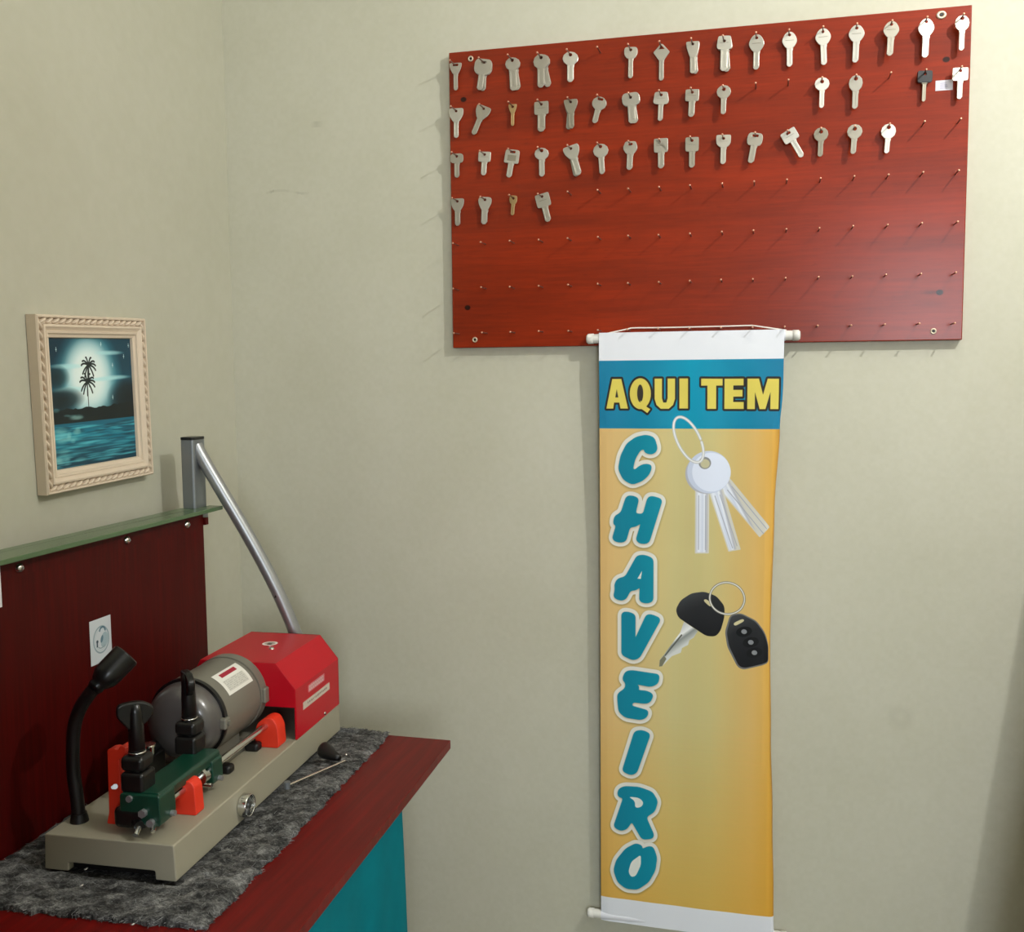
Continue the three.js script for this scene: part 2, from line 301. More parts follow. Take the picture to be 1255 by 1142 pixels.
// row, nail, bow, length, hole below the top, bow width, bow height, blade width (mm), hang angle, hole, finish, how far down the nail (mm)
const KEYS = [
  [0, 0, 'fan', 46.4, 3.5, 21.7, 19.8, 7.1, 0.7, 'slot', 'n', 4],
  [0, 1, 'rsq', 51.1, 5.1, 28.9, 25.9, 10.0, -9.1, 'slot', 'n', 5],
  [0, 2, 'round', 53.3, 3.5, 24.1, 21.2, 12.3, 2.4, 'dot', 'n', 5],
  [0, 3, 'round', 53.8, 4.4, 25.7, 24.0, 11.6, -0.4, 'dot', 'n', 6],
  [0, 4, 'round', 49.5, 4.1, 25.8, 22.2, 10.5, -0.2, 'dot', 'b', 6],
  [0, 6, 'hex', 49.6, 3.5, 21.3, 19.0, 7.6, -0.8, 'dot', 'n', 4],
  [0, 7, 'diamond', 56.4, 3.5, 26.4, 25.4, 7.5, -0.5, 'tri', 'n', 5],
  [0, 8, 'fan', 50.4, 3.5, 21.1, 25.9, 8.8, 0.4, 'dot', 'n', 7],
  [0, 9, 'down', 54.6, 6.7, 23.7, 21.4, 11.1, -1.2, 'dot', 'b', 8],
  [0, 10, 'kite', 53.1, 3.9, 24.2, 26.4, 9.0, -0.6, 'dot', 'b', 9],
  [0, 11, 'kite', 52.3, 3.5, 23.4, 25.3, 8.9, 0.8, 'dot', 'b', 9],
  [0, 12, 'kite', 55.0, 3.9, 24.0, 25.5, 8.8, 2.7, 'dot', 'w', 10],
  [0, 13, 'kite', 55.0, 3.5, 24.0, 25.2, 9.1, -1.7, 'dot', 'w', 13],
  [0, 14, 'kite', 51.0, 3.5, 23.6, 24.6, 9.3, -2.4, 'dot', 'n', 16],
  [0, 15, 'kite', 56.4, 3.5, 24.1, 26.2, 9.6, -1.0, 'dot', 'w', 14],
  [0, 16, 'round', 50.8, 3.5, 20.7, 23.3, 7.8, -0.1, 'dot', 'n', 15],
  [1, 0, 'shield', 49.6, 3.5, 25.4, 23.1, 8.1, 0.0, 'dot', 'b', 4],
  [1, 1, 'shield', 49.8, 3.5, 26.0, 23.3, 9.0, -23.8, 'dot', 'n', 5],
  [1, 2, 'fan', 36.3, 3.5, 14.3, 16.2, 5.4, -0.1, 'dot', 'y', 4],
  [1, 3, 'square', 49.2, 3.5, 24.3, 21.2, 13.1, 0.2, 'dot', 'n', 5],
  [1, 4, 'fan', 48.2, 3.8, 23.0, 24.0, 9.6, 2.0, 'dot', 'd', 6],
  [1, 5, 'round', 42.6, 3.5, 24.1, 21.5, 9.0, -14.5, 'slot', 'n', 6],
  [1, 6, 'cap', 48.2, 5.9, 28.4, 20.1, 11.7, 3.7, 'dot', 'n', 7],
  [1, 7, 'down', 45.3, 3.5, 25.0, 19.5, 8.0, -2.3, 'dot', 'n', 7],
  [1, 8, 'square', 43.4, 3.5, 21.6, 18.8, 9.8, -2.2, 'dot', 'n', 8],
  [1, 9, 'round', 45.4, 5.1, 22.2, 21.0, 8.2, -1.0, 'dot', 'n', 12],
  [1, 12, 'round', 46.2, 5.5, 22.2, 20.5, 7.4, -0.4, 'dot', 'w', 12],
  [1, 13, 'oval', 49.7, 4.2, 20.4, 24.3, 8.6, -0.9, 'dot', 'n', 14],
  [1, 15, 'plastic', 44.5, 3.5, 21.6, 17.4, 5.7, -0.8, 'dot', 'd', 10],
  [1, 16, 'square', 45.4, 3.5, 23.0, 19.0, 7.8, -0.3, 'dot', 'w', 13],
  [2, 0, 'cap', 40.0, 3.5, 23.4, 15.7, 8.7, -0.1, 'dot', 'n', 4],
  [2, 1, 'square', 39.6, 3.5, 21.1, 17.0, 9.0, -3.2, 'dot', 'b', 4],
  [2, 2, 'window', 46.5, 3.5, 25.2, 22.9, 9.4, -8.8, 'slot', 'b', 6],
  [2, 3, 'round', 46.5, 3.5, 23.9, 19.9, 9.3, 0.2, 'dot', 'n', 6],
  [2, 4, 'shield', 50.3, 3.5, 26.9, 22.6, 11.1, 17.0, 'dot', 'b', 7],
  [2, 5, 'round', 49.5, 3.5, 25.1, 22.8, 9.0, 4.0, 'dot', 'n', 7],
  [2, 6, 'house', 46.0, 4.2, 24.4, 20.8, 9.7, -2.1, 'slotsmall', 'n', 7],
  [2, 7, 'square', 47.7, 5.2, 22.5, 22.5, 10.0, 0.8, 'dot', 'n', 9],
  [2, 8, 'square', 47.5, 4.1, 21.2, 22.4, 9.4, -0.2, 'dot', 'd', 8],
  [2, 9, 'trap', 45.9, 4.5, 23.3, 19.8, 8.7, -1.0, 'dot', 'n', 8],
  [2, 10, 'cap', 47.4, 4.1, 23.9, 20.1, 9.6, -9.5, 'slot', 'n', 9],
  [2, 11, 'square', 47.8, 4.0, 24.1, 18.5, 9.0, 29.9, 'slotsmall', 'w', 12],
  [2, 12, 'round', 44.8, 5.6, 21.8, 21.7, 7.9, -1.4, 'dot', 'd', 10],
  [2, 13, 'round', 44.9, 5.8, 22.3, 22.4, 8.2, -3.2, 'dot', 'n', 15],
  [2, 14, 'round', 44.0, 4.1, 22.0, 22.7, 7.6, -3.7, 'dot', 'w', 11],
  [3, 0, 'shield', 45.6, 3.5, 23.5, 21.5, 9.2, -0.2, 'dot', 'n', 4],
  [3, 1, 'rshield', 45.6, 3.5, 23.7, 22.5, 10.6, -2.9, 'dot', 'n', 5],
  [3, 2, 'hex', 32.6, 3.5, 13.4, 14.6, 6.0, -4.5, 'dot', 'y', 4],
  [3, 3, 'square', 47.9, 3.5, 24.0, 22.4, 10.3, 15.0, 'dot', 'n', 6],
];
const GROUP = 'keys hanging on the nails of the board';
function hang(g, r, c, gap, ang, yaw, pitch) {
  g.position.set(NAILX(c) + 0.0008, NAILY(r) + 0.0002, BF + gap);
  g.rotation.set(-pitch, yaw, ang, 'YXZ');
}
for (const [r, c, type, L, t, w, h, bl, ang, hole, fin, gap] of KEYS) {
  const label = (type === 'plastic' ? 'car key with black plastic head' : TONE[fin] + ' key with ' + WORDS[type] + ' head') + ` hanging on the ${ORD[c]} nail of the ${ROWS[r]} row`;
  const g = makeKey('key', label, type, L / 1e3, t / 1e3, w / 1e3, h / 1e3, bl / 1e3, hole, fin, GROUP);
  const k = fin === 'w' ? 0.3 : fin === 'b' ? 0.35 : 0.2;
  hang(g, r, c, gap / 1e3, ang * Math.PI / 180, k * 0.2 + rr(-0.09, 0.09), k * 0.09 + rr(-0.06, 0.06));
}
for (const [r, c, type, da, dx] of [[0, 1, 'rsq', 6, 1], [0, 2, 'round', 7, 1], [0, 3, 'round', 14, 1], [0, 9, 'down', 6, 1], [1, 6, 'cap', 6, 1], [1, 4, 'fan', -7, -1], [2, 4, 'shield', -5, 1], [0, 8, 'fan', 5, 1]]) {   // a second key behind the first
  const k = KEYS.find((q) => q[0] === r && q[1] === c);
  const g = makeKey('key', `spare key half hidden behind the key on the ${ORD[c]} nail of the ${ROWS[r]} row`, type, k[3] / 1e3, k[4] / 1e3, k[5] / 1e3, k[6] / 1e3, k[7] / 1e3, 'dot', 'n', GROUP);
  hang(g, r, c, Math.max(0.0018, k[11] / 1e3 - 0.0034), (k[8] + da) * Math.PI / 180, 0.04, 0.02);
}
// ---------------------------------------------------------------- hanging banner
const LETTERS = {   // print traced in mm: right of the left edge, below the top of the blue band
  C: [[96,144],[93,151],[85,154],[76,151],[75,145],[68,147],[59,162],[55,179],[59,182],[68,174],[79,171],[87,174],[83,187],[72,198],[55,205],[40,197],[32,180],[36,158],[46,138],[61,127],[78,123],[91,127]],
  H: [[45,226],[55,225],[65,229],[59,255],[73,256],[81,227],[89,225],[104,230],[82,303],[70,305],[61,300],[70,269],[60,276],[50,277],[43,302],[31,304],[21,299],[28,275],[23,273],[25,260],[36,254]],
  A: [[63,326],[76,325],[89,330],[89,402],[78,406],[67,403],[68,378],[61,384],[51,385],[43,401],[33,403],[23,398],[26,385],[25,376],[30,367],[43,363]],
  V: [[37,425],[46,423],[59,427],[59,471],[79,426],[89,426],[102,432],[66,501],[55,505],[37,497]],
  E: [[43,527],[53,524],[100,528],[98,543],[86,549],[60,546],[66,551],[64,558],[80,558],[90,563],[85,576],[76,579],[55,578],[53,586],[82,592],[79,603],[69,608],[43,606],[32,597],[30,576],[30,566],[43,556],[44,546],[38,540]],
  I: [[59,630],[72,627],[85,632],[62,702],[52,707],[38,701]],
  R: [[31,735],[41,729],[67,728],[89,734],[98,749],[93,767],[78,779],[92,810],[88,816],[72,819],[54,789],[45,804],[34,808],[23,802],[40,749],[30,747]],
  O: [[71,831],[61,829],[44,840],[28,862],[23,881],[30,901],[44,911],[64,910],[83,894],[94,872],[97,849],[91,832],[84,831],[75,836],[72,837]],
};
const INNER = [[[71,351],[69,365],[63,365]], [[48,746],[67,746],[75,754],[70,763],[59,765],[60,753]], [[70,847],[70,866],[61,887],[53,890],[48,881],[53,862]]];
const BAN = { x: 0.6905, y: 1.5205, w: 0.298, top: 0.046, bottom: 0.975 };   // metres; the print runs from -top to bottom
const bannerMap = painted(640, 2048, (g, w, h) => {
  const total = BAN.top + BAN.bottom, S = h / total / 1000, X = (u) => u / 298 * w, Y = (v) => (v + BAN.top * 1000) * S;
  const sx = w / 298, path = (p, smooth = true) => {
    g.beginPath();
    const n = p.length, mid = (a, b) => [(a[0] + b[0]) / 2, (a[1] + b[1]) / 2];
    if (!smooth) { p.forEach((q, i) => (i ? g.lineTo(X(q[0]), Y(q[1])) : g.moveTo(X(q[0]), Y(q[1])))); g.closePath(); return; }
    const cut = (a, b) => { const L = Math.hypot(b[0] - a[0], b[1] - a[1]), f = Math.min(0.5, smooth === true ? 9 : smooth) / 1, k = Math.min(f === 0.5 ? 0.5 : f, (smooth === true ? 6 : smooth) / L, 0.5); return [a[0] + (b[0] - a[0]) * k, a[1] + (b[1] - a[1]) * k]; };
    for (let i = 0; i < n; i++) { const a = p[(i + n - 1) % n], b = p[i], c = p[(i + 1) % n], q0 = cut(b, a), q1 = cut(b, c); if (i) g.lineTo(X(q0[0]), Y(q0[1])); else g.moveTo(X(q0[0]), Y(q0[1])); g.quadraticCurveTo(X(b[0]), Y(b[1]), X(q1[0]), Y(q1[1])); }
    g.closePath();
  };
  g.fillStyle = '#e9ecf4'; g.fillRect(0, 0, w, h);
  // gold field: orange at the edges, paler and greener towards its middle
  let gr = g.createLinearGradient(0, 0, w, 0);
  for (const [o, c] of [[0, '#e2bc7c'], [0.2, '#dcc082'], [0.42, '#d0c48a'], [0.62, '#cfc286'], [0.85, '#e0ba70'], [0.95, '#deac50'], [1, '#b07c2c']]) gr.addColorStop(o, c);
  g.fillStyle = gr; g.fillRect(0, Y(112), w, Y(931) - Y(112));
  gr = g.createLinearGradient(0, Y(600), 0, Y(931)); gr.addColorStop(0, 'rgba(226,166,50,0)'); gr.addColorStop(1, 'rgba(226,166,50,0.55)');
  g.fillStyle = gr; g.fillRect(0, Y(600), w, Y(931) - Y(600));
  // blue band
  gr = g.createLinearGradient(0, 0, w, 0);
  for (const [o, c] of [[0, '#1c80a8'], [0.3, '#0a88ac'], [0.5, '#0099bc'], [0.7, '#088cb0'], [1, '#1c7ea6']]) gr.addColorStop(o, c);
  g.fillStyle = gr; g.fillRect(0, Y(0), w, Y(112) - Y(0));
  // AQUI TEM: heavy letters built from rectangles and polygons, dark outline under yellow
  const T = 30, B = 79, inkPaths = [];
  const poly = (...p) => inkPaths.push({ p });
  const ell = (cx, cy, rx, ry, k) => inkPaths.push({ e: [cx, cy, rx, ry], k });
  poly([12, B], [22, T], [37, T], [48, B], [35.5, B], [33.6, 69], [25, 69], [23.5, B]);
  ell(68.5, 54.5, 17.5, 25.4);
  poly([70, 68], [79, 76], [85, 80], [80, 86.5], [74, 82], [66, 77]);
  poly([92, T], [104, T], [104, 62], [106, 69], [111, 69], [113, 62], [113, T], [125, T], [125, 63], [122, 73], [115, 79.4], [102, 79.4], [95, 73], [92, 63]);
  poly([132, T], [146, T], [146, B], [132, B]);
  poly([167, T + 0.5], [201, T + 1], [201, 42], [191, 42], [191, B + 0.6], [177, B + 0.6], [177, 42], [167, 42]);
  poly([204, T + 1], [234, T + 1], [234, 42], [218, 42], [218, 49], [232.5, 49], [232.5, 60], [218, 60], [218, 68.5], [234.5, 68.5], [234.5, B + 0.8], [204, B + 0.8]);
  poly([240, T + 1.2], [258, T + 1.2], [264.5, 57], [271.5, T + 1.4], [289, T + 1.6], [289, B + 1], [276, B + 1], [276, 53], [268.5, B + 1], [259.5, B + 1], [252, 53], [252, B + 1], [240, B + 1]);
  const each = (f) => { for (const q of inkPaths) { if (q.p) path(q.p, false); else { g.beginPath(); g.ellipse(X(q.e[0]), Y(q.e[1]), q.e[2] * sx, q.e[3] * S, 0, 0, 7); } f(); } };
  g.lineJoin = 'round'; g.lineCap = 'round';
  g.strokeStyle = g.fillStyle = '#2d2a26'; g.lineWidth = 6.4 * sx; each(() => { g.stroke(); g.fill(); });
  g.fillStyle = '#e0d060'; each(() => g.fill());
  g.fillStyle = '#3a352c'; g.beginPath(); g.ellipse(X(68.3), Y(54), 5 * sx, 14.5 * S, 0, 0, 7); g.fill();
  path([[27, 60.5], [29.4, 47], [32, 60.5]], false); g.fill();
  g.fillStyle = '#e0d060'; path([[68, 66], [73, 68], [79, 75], [74, 78]], false); g.fill();
  // CHAVEIRO down the left side: soft grey shade, white surround, blue-green letters
  const all = Object.values(LETTERS);
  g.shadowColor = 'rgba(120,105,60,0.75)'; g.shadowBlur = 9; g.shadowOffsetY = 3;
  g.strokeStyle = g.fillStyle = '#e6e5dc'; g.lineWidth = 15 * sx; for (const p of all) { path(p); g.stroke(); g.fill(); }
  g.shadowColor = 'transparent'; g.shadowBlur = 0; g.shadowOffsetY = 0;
  gr = g.createLinearGradient(0, 0, X(110), 0); gr.addColorStop(0, '#0a7c98'); gr.addColorStop(1, '#0693ac');
  g.strokeStyle = g.fillStyle = gr; g.lineWidth = 2.2 * sx; for (const p of all) { path(p); g.fill(); g.stroke(); }
  g.fillStyle = '#e6e9e2'; for (const p of INNER) { path(p, p.length > 3); g.fill(); }
  // ring of house keys
  const ring = (pts, lw, c) => { g.strokeStyle = c; g.lineWidth = lw * sx; path(pts); g.stroke(); };
  const kb = (p, c0, c1) => { const q = g.createLinearGradient(X(p[0][0]), Y(p[0][1]), X(p[1][0]), Y(p[1][1])); q.addColorStop(0, c0); q.addColorStop(0.25, '#eef3ff'); q.addColorStop(0.55, '#d6def0'); q.addColorStop(0.7, '#f0f5ff'); q.addColorStop(0.85, '#b9bcc8'); q.addColorStop(1, c1); g.fillStyle = q; path(p, false); g.fill(); g.strokeStyle = 'rgba(214,214,208,0.9)'; g.lineWidth = 2 * sx; g.stroke(); };
  kb([[192, 204], [212, 192], [277, 271], [262, 287]], '#cfd2da', '#d8d6cc');
  kb([[178, 206], [199, 200], [231, 309], [213, 313]], '#cfd2da', '#d8d6cc');
  kb([[159, 205], [180, 205], [180, 317], [159, 318]], '#cfd2da', '#d8d6cc');
  g.fillStyle = '#b4b8c6'; g.beginPath(); g.ellipse(X(176), Y(186), 34 * sx, 33 * S, 0, 0, 7); g.fill();
  g.fillStyle = '#ccd6ec'; g.beginPath(); g.ellipse(X(180), Y(183), 35 * sx, 35 * S, 0, 0, 7); g.fill();
  g.fillStyle = '#e4ecff'; g.beginPath(); g.ellipse(X(184), Y(183), 31 * sx, 32 * S, 0, 0, 7); g.fill();
  
  g.fillStyle = '#8d8f92'; g.beginPath(); g.ellipse(X(173.5), Y(168), 10 * sx, 10 * S, 0, 0, 7); g.fill();
  g.fillStyle = '#c9c4a0'; g.beginPath(); g.ellipse(X(174), Y(169), 7.4 * sx, 7.4 * S, 0, 0, 7); g.fill();
  const oval = (cx, cy, rx, ry, a, lw, c, e) => { g.strokeStyle = c; g.lineWidth = lw * sx; g.beginPath(); g.ellipse(X(cx), Y(cy), rx * sx, ry * S, a, 0.35, e); g.stroke(); };
  oval(147, 130, 18, 41, -0.50, 4.6, '#c6cacd', 6.5); oval(147, 130, 18, 41, -0.50, 1.8, '#f0f2f4', 6.5);
  g.fillStyle = '#b4b8c0'; for (const [a, b, c, d] of [[164, 222, 164, 312], [175, 222, 175, 312], [190, 222, 219, 308], [198, 220, 226, 304], [210, 212, 268, 282], [217, 206, 273, 274]]) { g.strokeStyle = '#a9aebc'; g.lineWidth = 1.3 * sx; g.beginPath(); g.moveTo(X(a), Y(b)); g.lineTo(X(c), Y(d)); g.stroke(); }
  // car key and remote
  gr = g.createLinearGradient(X(134), Y(445), X(150), Y(468)); for (const [o, c] of [[0, '#cfd3d4'], [0.4, '#f4f6f6'], [0.6, '#8f9593'], [1, '#d8dcda']]) gr.addColorStop(o, c);
  g.fillStyle = gr; path([[141, 435], [164, 449], [157, 461], [150, 466], [148, 474], [138, 480], [136, 488], [121, 495], [105, 513], [100, 514], [101, 502], [108, 493], [135, 453]], false); g.fill();
  g.strokeStyle = '#5d615b'; g.lineWidth = 2.4 * sx; g.beginPath(); g.moveTo(X(137), Y(458)); g.lineTo(X(110), Y(494)); g.stroke();
  g.fillStyle = '#7a7a66'; path([[101, 503], [108, 494], [112, 500], [105, 513], [100, 514]], false); g.fill();
  const dark = (p, x0, y0, x1, y1) => { const q = g.createLinearGradient(X(x0), Y(y0), X(x1), Y(y1)); q.addColorStop(0, '#43464a'); q.addColorStop(0.35, '#26282b'); q.addColorStop(1, '#15161a'); g.fillStyle = q; path(p); g.fill(); };
  dark([[127, 415], [135, 399], [153, 386], [174, 382], [194, 389], [207, 405], [207, 424], [201, 447], [193, 457], [178, 457], [150, 440], [131, 428]], 150, 385, 180, 455);
  g.fillStyle = '#cfc59a'; path([[172, 397], [177, 394], [188, 403], [184, 408]]); g.fill();
  g.fillStyle = '#6d6e70'; path([[216, 420], [233, 415], [258, 426], [275, 448], [283, 469], [283, 496], [238, 510], [229, 506], [212, 473], [208, 448]]); g.fill();
  dark([[218, 421], [233, 417], [257, 428], [273, 449], [282, 470], [282, 494], [240, 507], [231, 504], [215, 472], [211, 449]], 235, 415, 260, 500);
  g.fillStyle = '#d8cfa2'; path([[221, 433], [237, 424], [240, 428], [224, 438]]); g.fill();
  for (const [x, y] of [[239, 446], [250, 463], [256, 480]]) { g.fillStyle = '#111215'; g.beginPath(); g.ellipse(X(x), Y(y), 13 * sx, 8.4 * S, -0.25, 0, 7); g.fill(); g.fillStyle = '#8c9094'; g.beginPath(); g.ellipse(X(x), Y(y), 4.6 * sx, 4 * S, 0, 0, 7); g.fill(); }
  oval(211, 392, 28, 26.5, 0, 3.8, '#86847a', 6.63); oval(211, 392, 28, 26.5, 0, 1.5, '#ecebe6', 6.63);
});
{
  const t = thing('hanging_banner', 'tall narrow gold and blue vinyl banner hanging below the key board', 'banner', [BAN.x, 0.54, 0]);
  const ox = BAN.x, oy = 0.54, Z0 = 0.0335;
  const visW = (v) => { const k = [[-0.05, 0.298], [0.03, 0.2975], [0.11, 0.2915], [0.24, 0.285], [0.46, 0.281], [0.62, 0.284], [0.76, 0.2885], [0.9, 0.292], [1.0, 0.294]]; for (let i = 1; i < k.length; i++) if (v <= k[i][0]) { const f = (v - k[i - 1][0]) / (k[i][0] - k[i - 1][0]), s = f * f * (3 - 2 * f); return k[i - 1][1] + (k[i][1] - k[i - 1][1]) * s; } return 0.294; };
  const surface = (s, q) => {
    const v = -BAN.top + q * (BAN.top + BAN.bottom), u = s * BAN.w, w = visW(v), curl = Math.max(0, 0.298 - w);
    const s0 = w - 0.004 - 0.55 * curl; let x = u, z = 0;
    if (u > s0) { const R = Math.max(0.0035, curl * 0.75), a = Math.min((u - s0) / (R + 0.004), 1.9); const lim = (w - s0); x = s0 + Math.min(lim, Math.sin(Math.min(a, 1.57)) * lim); z = -(1 - Math.cos(a)) * Math.min(0.011, curl * 1.0 + 0.0004); }
    const fall = Z0 - 0.010 * Math.min(1, Math.max(0, v / 0.3));
    const k = Math.min(1, Math.max(0, (v + 0.01) / 0.06));
    z += k * (0.0009 * Math.sin(u * 75 + 1.2) * (1 - 0.6 * q) + 0.0011 * Math.sin(u * 21 + v * 4) - 0.003 * Math.exp(-u / 0.014) * (0.3 + q));
    return [x, BAN.y - v - oy, fall + z, s, 1 - q];
  };
  part('print_sheet', sheet((u, v) => surface(u, 1 - v), 90, 80, [0, 0, -0.0006]), mat(0xffffff, 0.55, 0, { map: bannerMap, specularIntensity: 0.5 }), t);
  const zc = Z0 - 0.0088, yt = 1.5572 - oy, yb = 0.5535 - oy;
  const white = mat(0xe4e6ee, 0.5);
  const rodT = part('top_rod', cylX(0.0078, 0.672 - ox, 1.0075 - ox, yt, zc), whitePlastic, t);
  part('top_pocket', [new THREE.CylinderGeometry(0.0086, 0.0086, BAN.w, 24, 1, false).rotateZ(Math.PI / 2).translate(BAN.w / 2, yt, zc)], white, t);
  for (const [x, d] of [[0.672, -1], [1.0075, 1]]) part('end_cap', lathe([[0, 0.004], [0.006, 0.0035], [0.0084, 0.001], [0.0086, -0.008], [0, -0.008]], 20).rotateZ(d < 0 ? Math.PI / 2 : -Math.PI / 2).translate(x - ox, yt, zc), whitePlastic, rodT);
  const rodB = part('bottom_rod', cylX(0.0078, 0.669 - ox, 1.003 - ox, yb, 0.0145), whitePlastic, t);
  part('bottom_pocket', cylX(0.0086, 0, 0.294, yb, 0.0145), white, t);
  for (const [x, d] of [[0.669, -1], [1.003, 1]]) part('end_cap', lathe([[0, 0.004], [0.006, 0.0035], [0.0084, 0.001], [0.0086, -0.008], [0, -0.008]], 20).rotateZ(d < 0 ? Math.PI / 2 : -Math.PI / 2).translate(x - ox, yb, 0.0145), whitePlastic, rodB);
  const nz = BF + 0.0035, ny = 1.5732 - oy;
  part('cord', tube([[0.700 - ox, yt + 0.008, zc], [0.7395 - ox, ny, nz + 0.001], [0.7415 - ox, ny + 0.0006, nz], [0.79 - ox, ny + 0.0004, nz], [0.888 - ox, ny + 0.0006, nz], [0.9375 - ox, ny + 0.0008, nz], [0.94 - ox, ny + 0.0004, nz + 0.001], [0.990 - ox, yt + 0.008, zc]], 0.0011, 90, 8), mat(0xece6dc, 0.7), t);
}
// ---------------------------------------------------------------- framed painting on the left wall
{
  const t = thing('framed_painting', 'cream carved frame with a small blue painting of palms before a full moon', 'painting', [0, 1.4663, 0.4165], Math.PI / 2);
  const H = 0.1225, cream = mat(0xdccbb6, 0.5);
  t.rotation.set(0, Math.PI / 2, 0.024, 'YXZ');
  // moulding profile (inwards from the outer edge, height above the wall), swept round the four sides with mitres
  const prof = [[0, 0.001], [0, 0.016], [0.0015, 0.0185], [0.0035, 0.018], [0.0042, 0.013], [0.0115, 0.013], [0.0125, 0.0185], [0.015, 0.0192], [0.017, 0.0165], [0.020, 0.015], [0.0205, 0.0162], [0.0235, 0.0162], [0.0245, 0.0135], [0.0285, 0.012], [0.0295, 0.008], [0.0295, 0.001]];
  const inner = [0.0935, 0.0910];
  const sides = [];
  for (let k = 0; k < 4; k++) {
    const vert = k % 2, P = [], U = [], I = [];
    const iw = inner[0], ih = inner[1];
    prof.forEach(([d, z], i) => {
      const f = d / 0.0295, hx = H + (iw - H) * f, hy = H + (ih - H) * f;
      const c = [[-hx, hy], [hx, hy], [hx, -hy], [-hx, -hy]], a = c[k], b = c[(k + 1) % 4];
      for (const q of [a, b]) { P.push(q[0], q[1], z); U.push(vert ? q[1] : q[0], d); }
      if (i) { const o = 2 * i; I.push(o - 2, o, o - 1, o - 1, o, o + 1); }
    });
    { const o = 2 * prof.length; for (const [d, z] of [prof[0], prof[prof.length - 1]]) {} }
    const g = new THREE.BufferGeometry();
    g.setAttribute('position', new THREE.Float32BufferAttribute(P, 3)); g.setAttribute('uv', new THREE.Float32BufferAttribute(U, 2)); g.setIndex(I);
    const side = part('frame_side', toCreasedNormals(g, 0.5), cream, t);
    // rope twist carved in the outer channel
    const beads = [], n = 17, m = H - 0.0078;
    for (let i = 0; i < n; i++) {
      const s = -m + 2 * m * (i + 0.5) / n, e = new THREE.SphereGeometry(1, 10, 8).scale(0.0076, 0.0025, 0.005).rotateZ(0.5);
      if (vert) e.rotateZ(Math.PI / 2);
      const off = [[0, m], [m, 0], [0, -m], [-m, 0]][k];
      e.translate(off[0] + (vert ? 0 : s), off[1] + (vert ? s : 0), 0.0142);
      beads.push(e);
    }
    part('rope_moulding', beads, cream, side);
  }
  part('backing', box(-H + 0.004, H - 0.004, -H + 0.004, H - 0.004, 0.001, 0.006), mat(0x6b5a44, 0.8), t);
  const art = painted(512, 496, (g, w, h) => {
    g.fillStyle = '#0d3a4a'; g.fillRect(0, 0, w, h);
    let q = g.createLinearGradient(0, 0, 0, h * 0.6); q.addColorStop(0, '#0d4a60'); q.addColorStop(0.5, '#15627a'); q.addColorStop(1, '#0b2f3d'); g.fillStyle = q; g.fillRect(0, 0, w, h * 0.6);
    const blob = (x, y, rx, ry, c, a) => { g.save(); g.translate(x * w, y * h); g.scale(rx * w, ry * h); const r = g.createRadialGradient(0, 0, 0, 0, 0, 1); r.addColorStop(0, c + a + ')'); r.addColorStop(0.55, c + a * 0.75 + ')'); r.addColorStop(1, c + '0)'); g.fillStyle = r; g.beginPath(); g.arc(0, 0, 1, 0, 7); g.fill(); g.restore(); };
    blob(0.1, 0.1, 0.4, 0.16, 'rgba(6,40,56,', 0.8); blob(0.9, 0.2, 0.3, 0.3, 'rgba(8,52,70,', 0.7);
    blob(0.46, 0.31, 0.42, 0.40, 'rgba(120,205,220,', 0.9); blob(0.46, 0.31, 0.34, 0.36, 'rgba(215,246,248,', 1); blob(0.45, 0.3, 0.29, 0.31, 'rgba(244,255,253,', 1);
    for (const [x, y, rx, ry] of [[0.2, 0.22, 0.22, 0.025], [0.22, 0.4, 0.22, 0.03], [0.72, 0.12, 0.2, 0.022], [0.78, 0.32, 0.22, 0.022], [0.62, 0.33, 0.2, 0.02]]) blob(x, y, rx, ry, 'rgba(190,240,244,', 0.8);
    blob(0.08, 0.3, 0.16, 0.1, 'rgba(8,30,36,', 0.85); blob(0.14, 0.47, 0.26, 0.1, 'rgba(5,24,30,', 0.95); blob(0.95, 0.48, 0.3, 0.16, 'rgba(5,22,28,', 0.95);
    g.fillStyle = '#07181c'; g.beginPath(); g.moveTo(0, h * 0.56); for (let i = 0; i <= 40; i++) g.lineTo(w * i / 40, h * (0.555 - 0.018 * vnoise(i * 0.9, 7) - 0.05 * Math.max(0, i / 40 - 0.6))); g.lineTo(w, h * 0.67); g.lineTo(0, h * 0.67); g.fill();
    q = g.createLinearGradient(0, h * 0.64, 0, h); q.addColorStop(0, '#0c5f78'); q.addColorStop(0.35, '#17829c'); q.addColorStop(0.7, '#0d5268'); q.addColorStop(1, '#09384a'); g.fillStyle = q; g.fillRect(0, h * 0.655, w, h);
    for (let i = 0; i < 150; i++) { const y = 0.68 + 0.31 * rnd(), x = rnd(); blob(x, y, rr(0.06, 0.2), rr(0.004, 0.014), rnd() < 0.55 ? 'rgba(90,195,210,' : 'rgba(6,52,70,', 0.5); }
    for (let i = 0; i < 26; i++) blob(rr(0, 0.3), rr(0.55, 0.98), rr(0.03, 0.1), rr(0.01, 0.03), 'rgba(150,215,215,', 0.4);
    blob(0.28, 0.62, 0.1, 0.02, 'rgba(140,180,175,', 0.7); blob(0.1, 0.75, 0.12, 0.05, 'rgba(150,230,235,', 0.6);
    g.strokeStyle = '#0c1d1f'; g.lineCap = 'round';
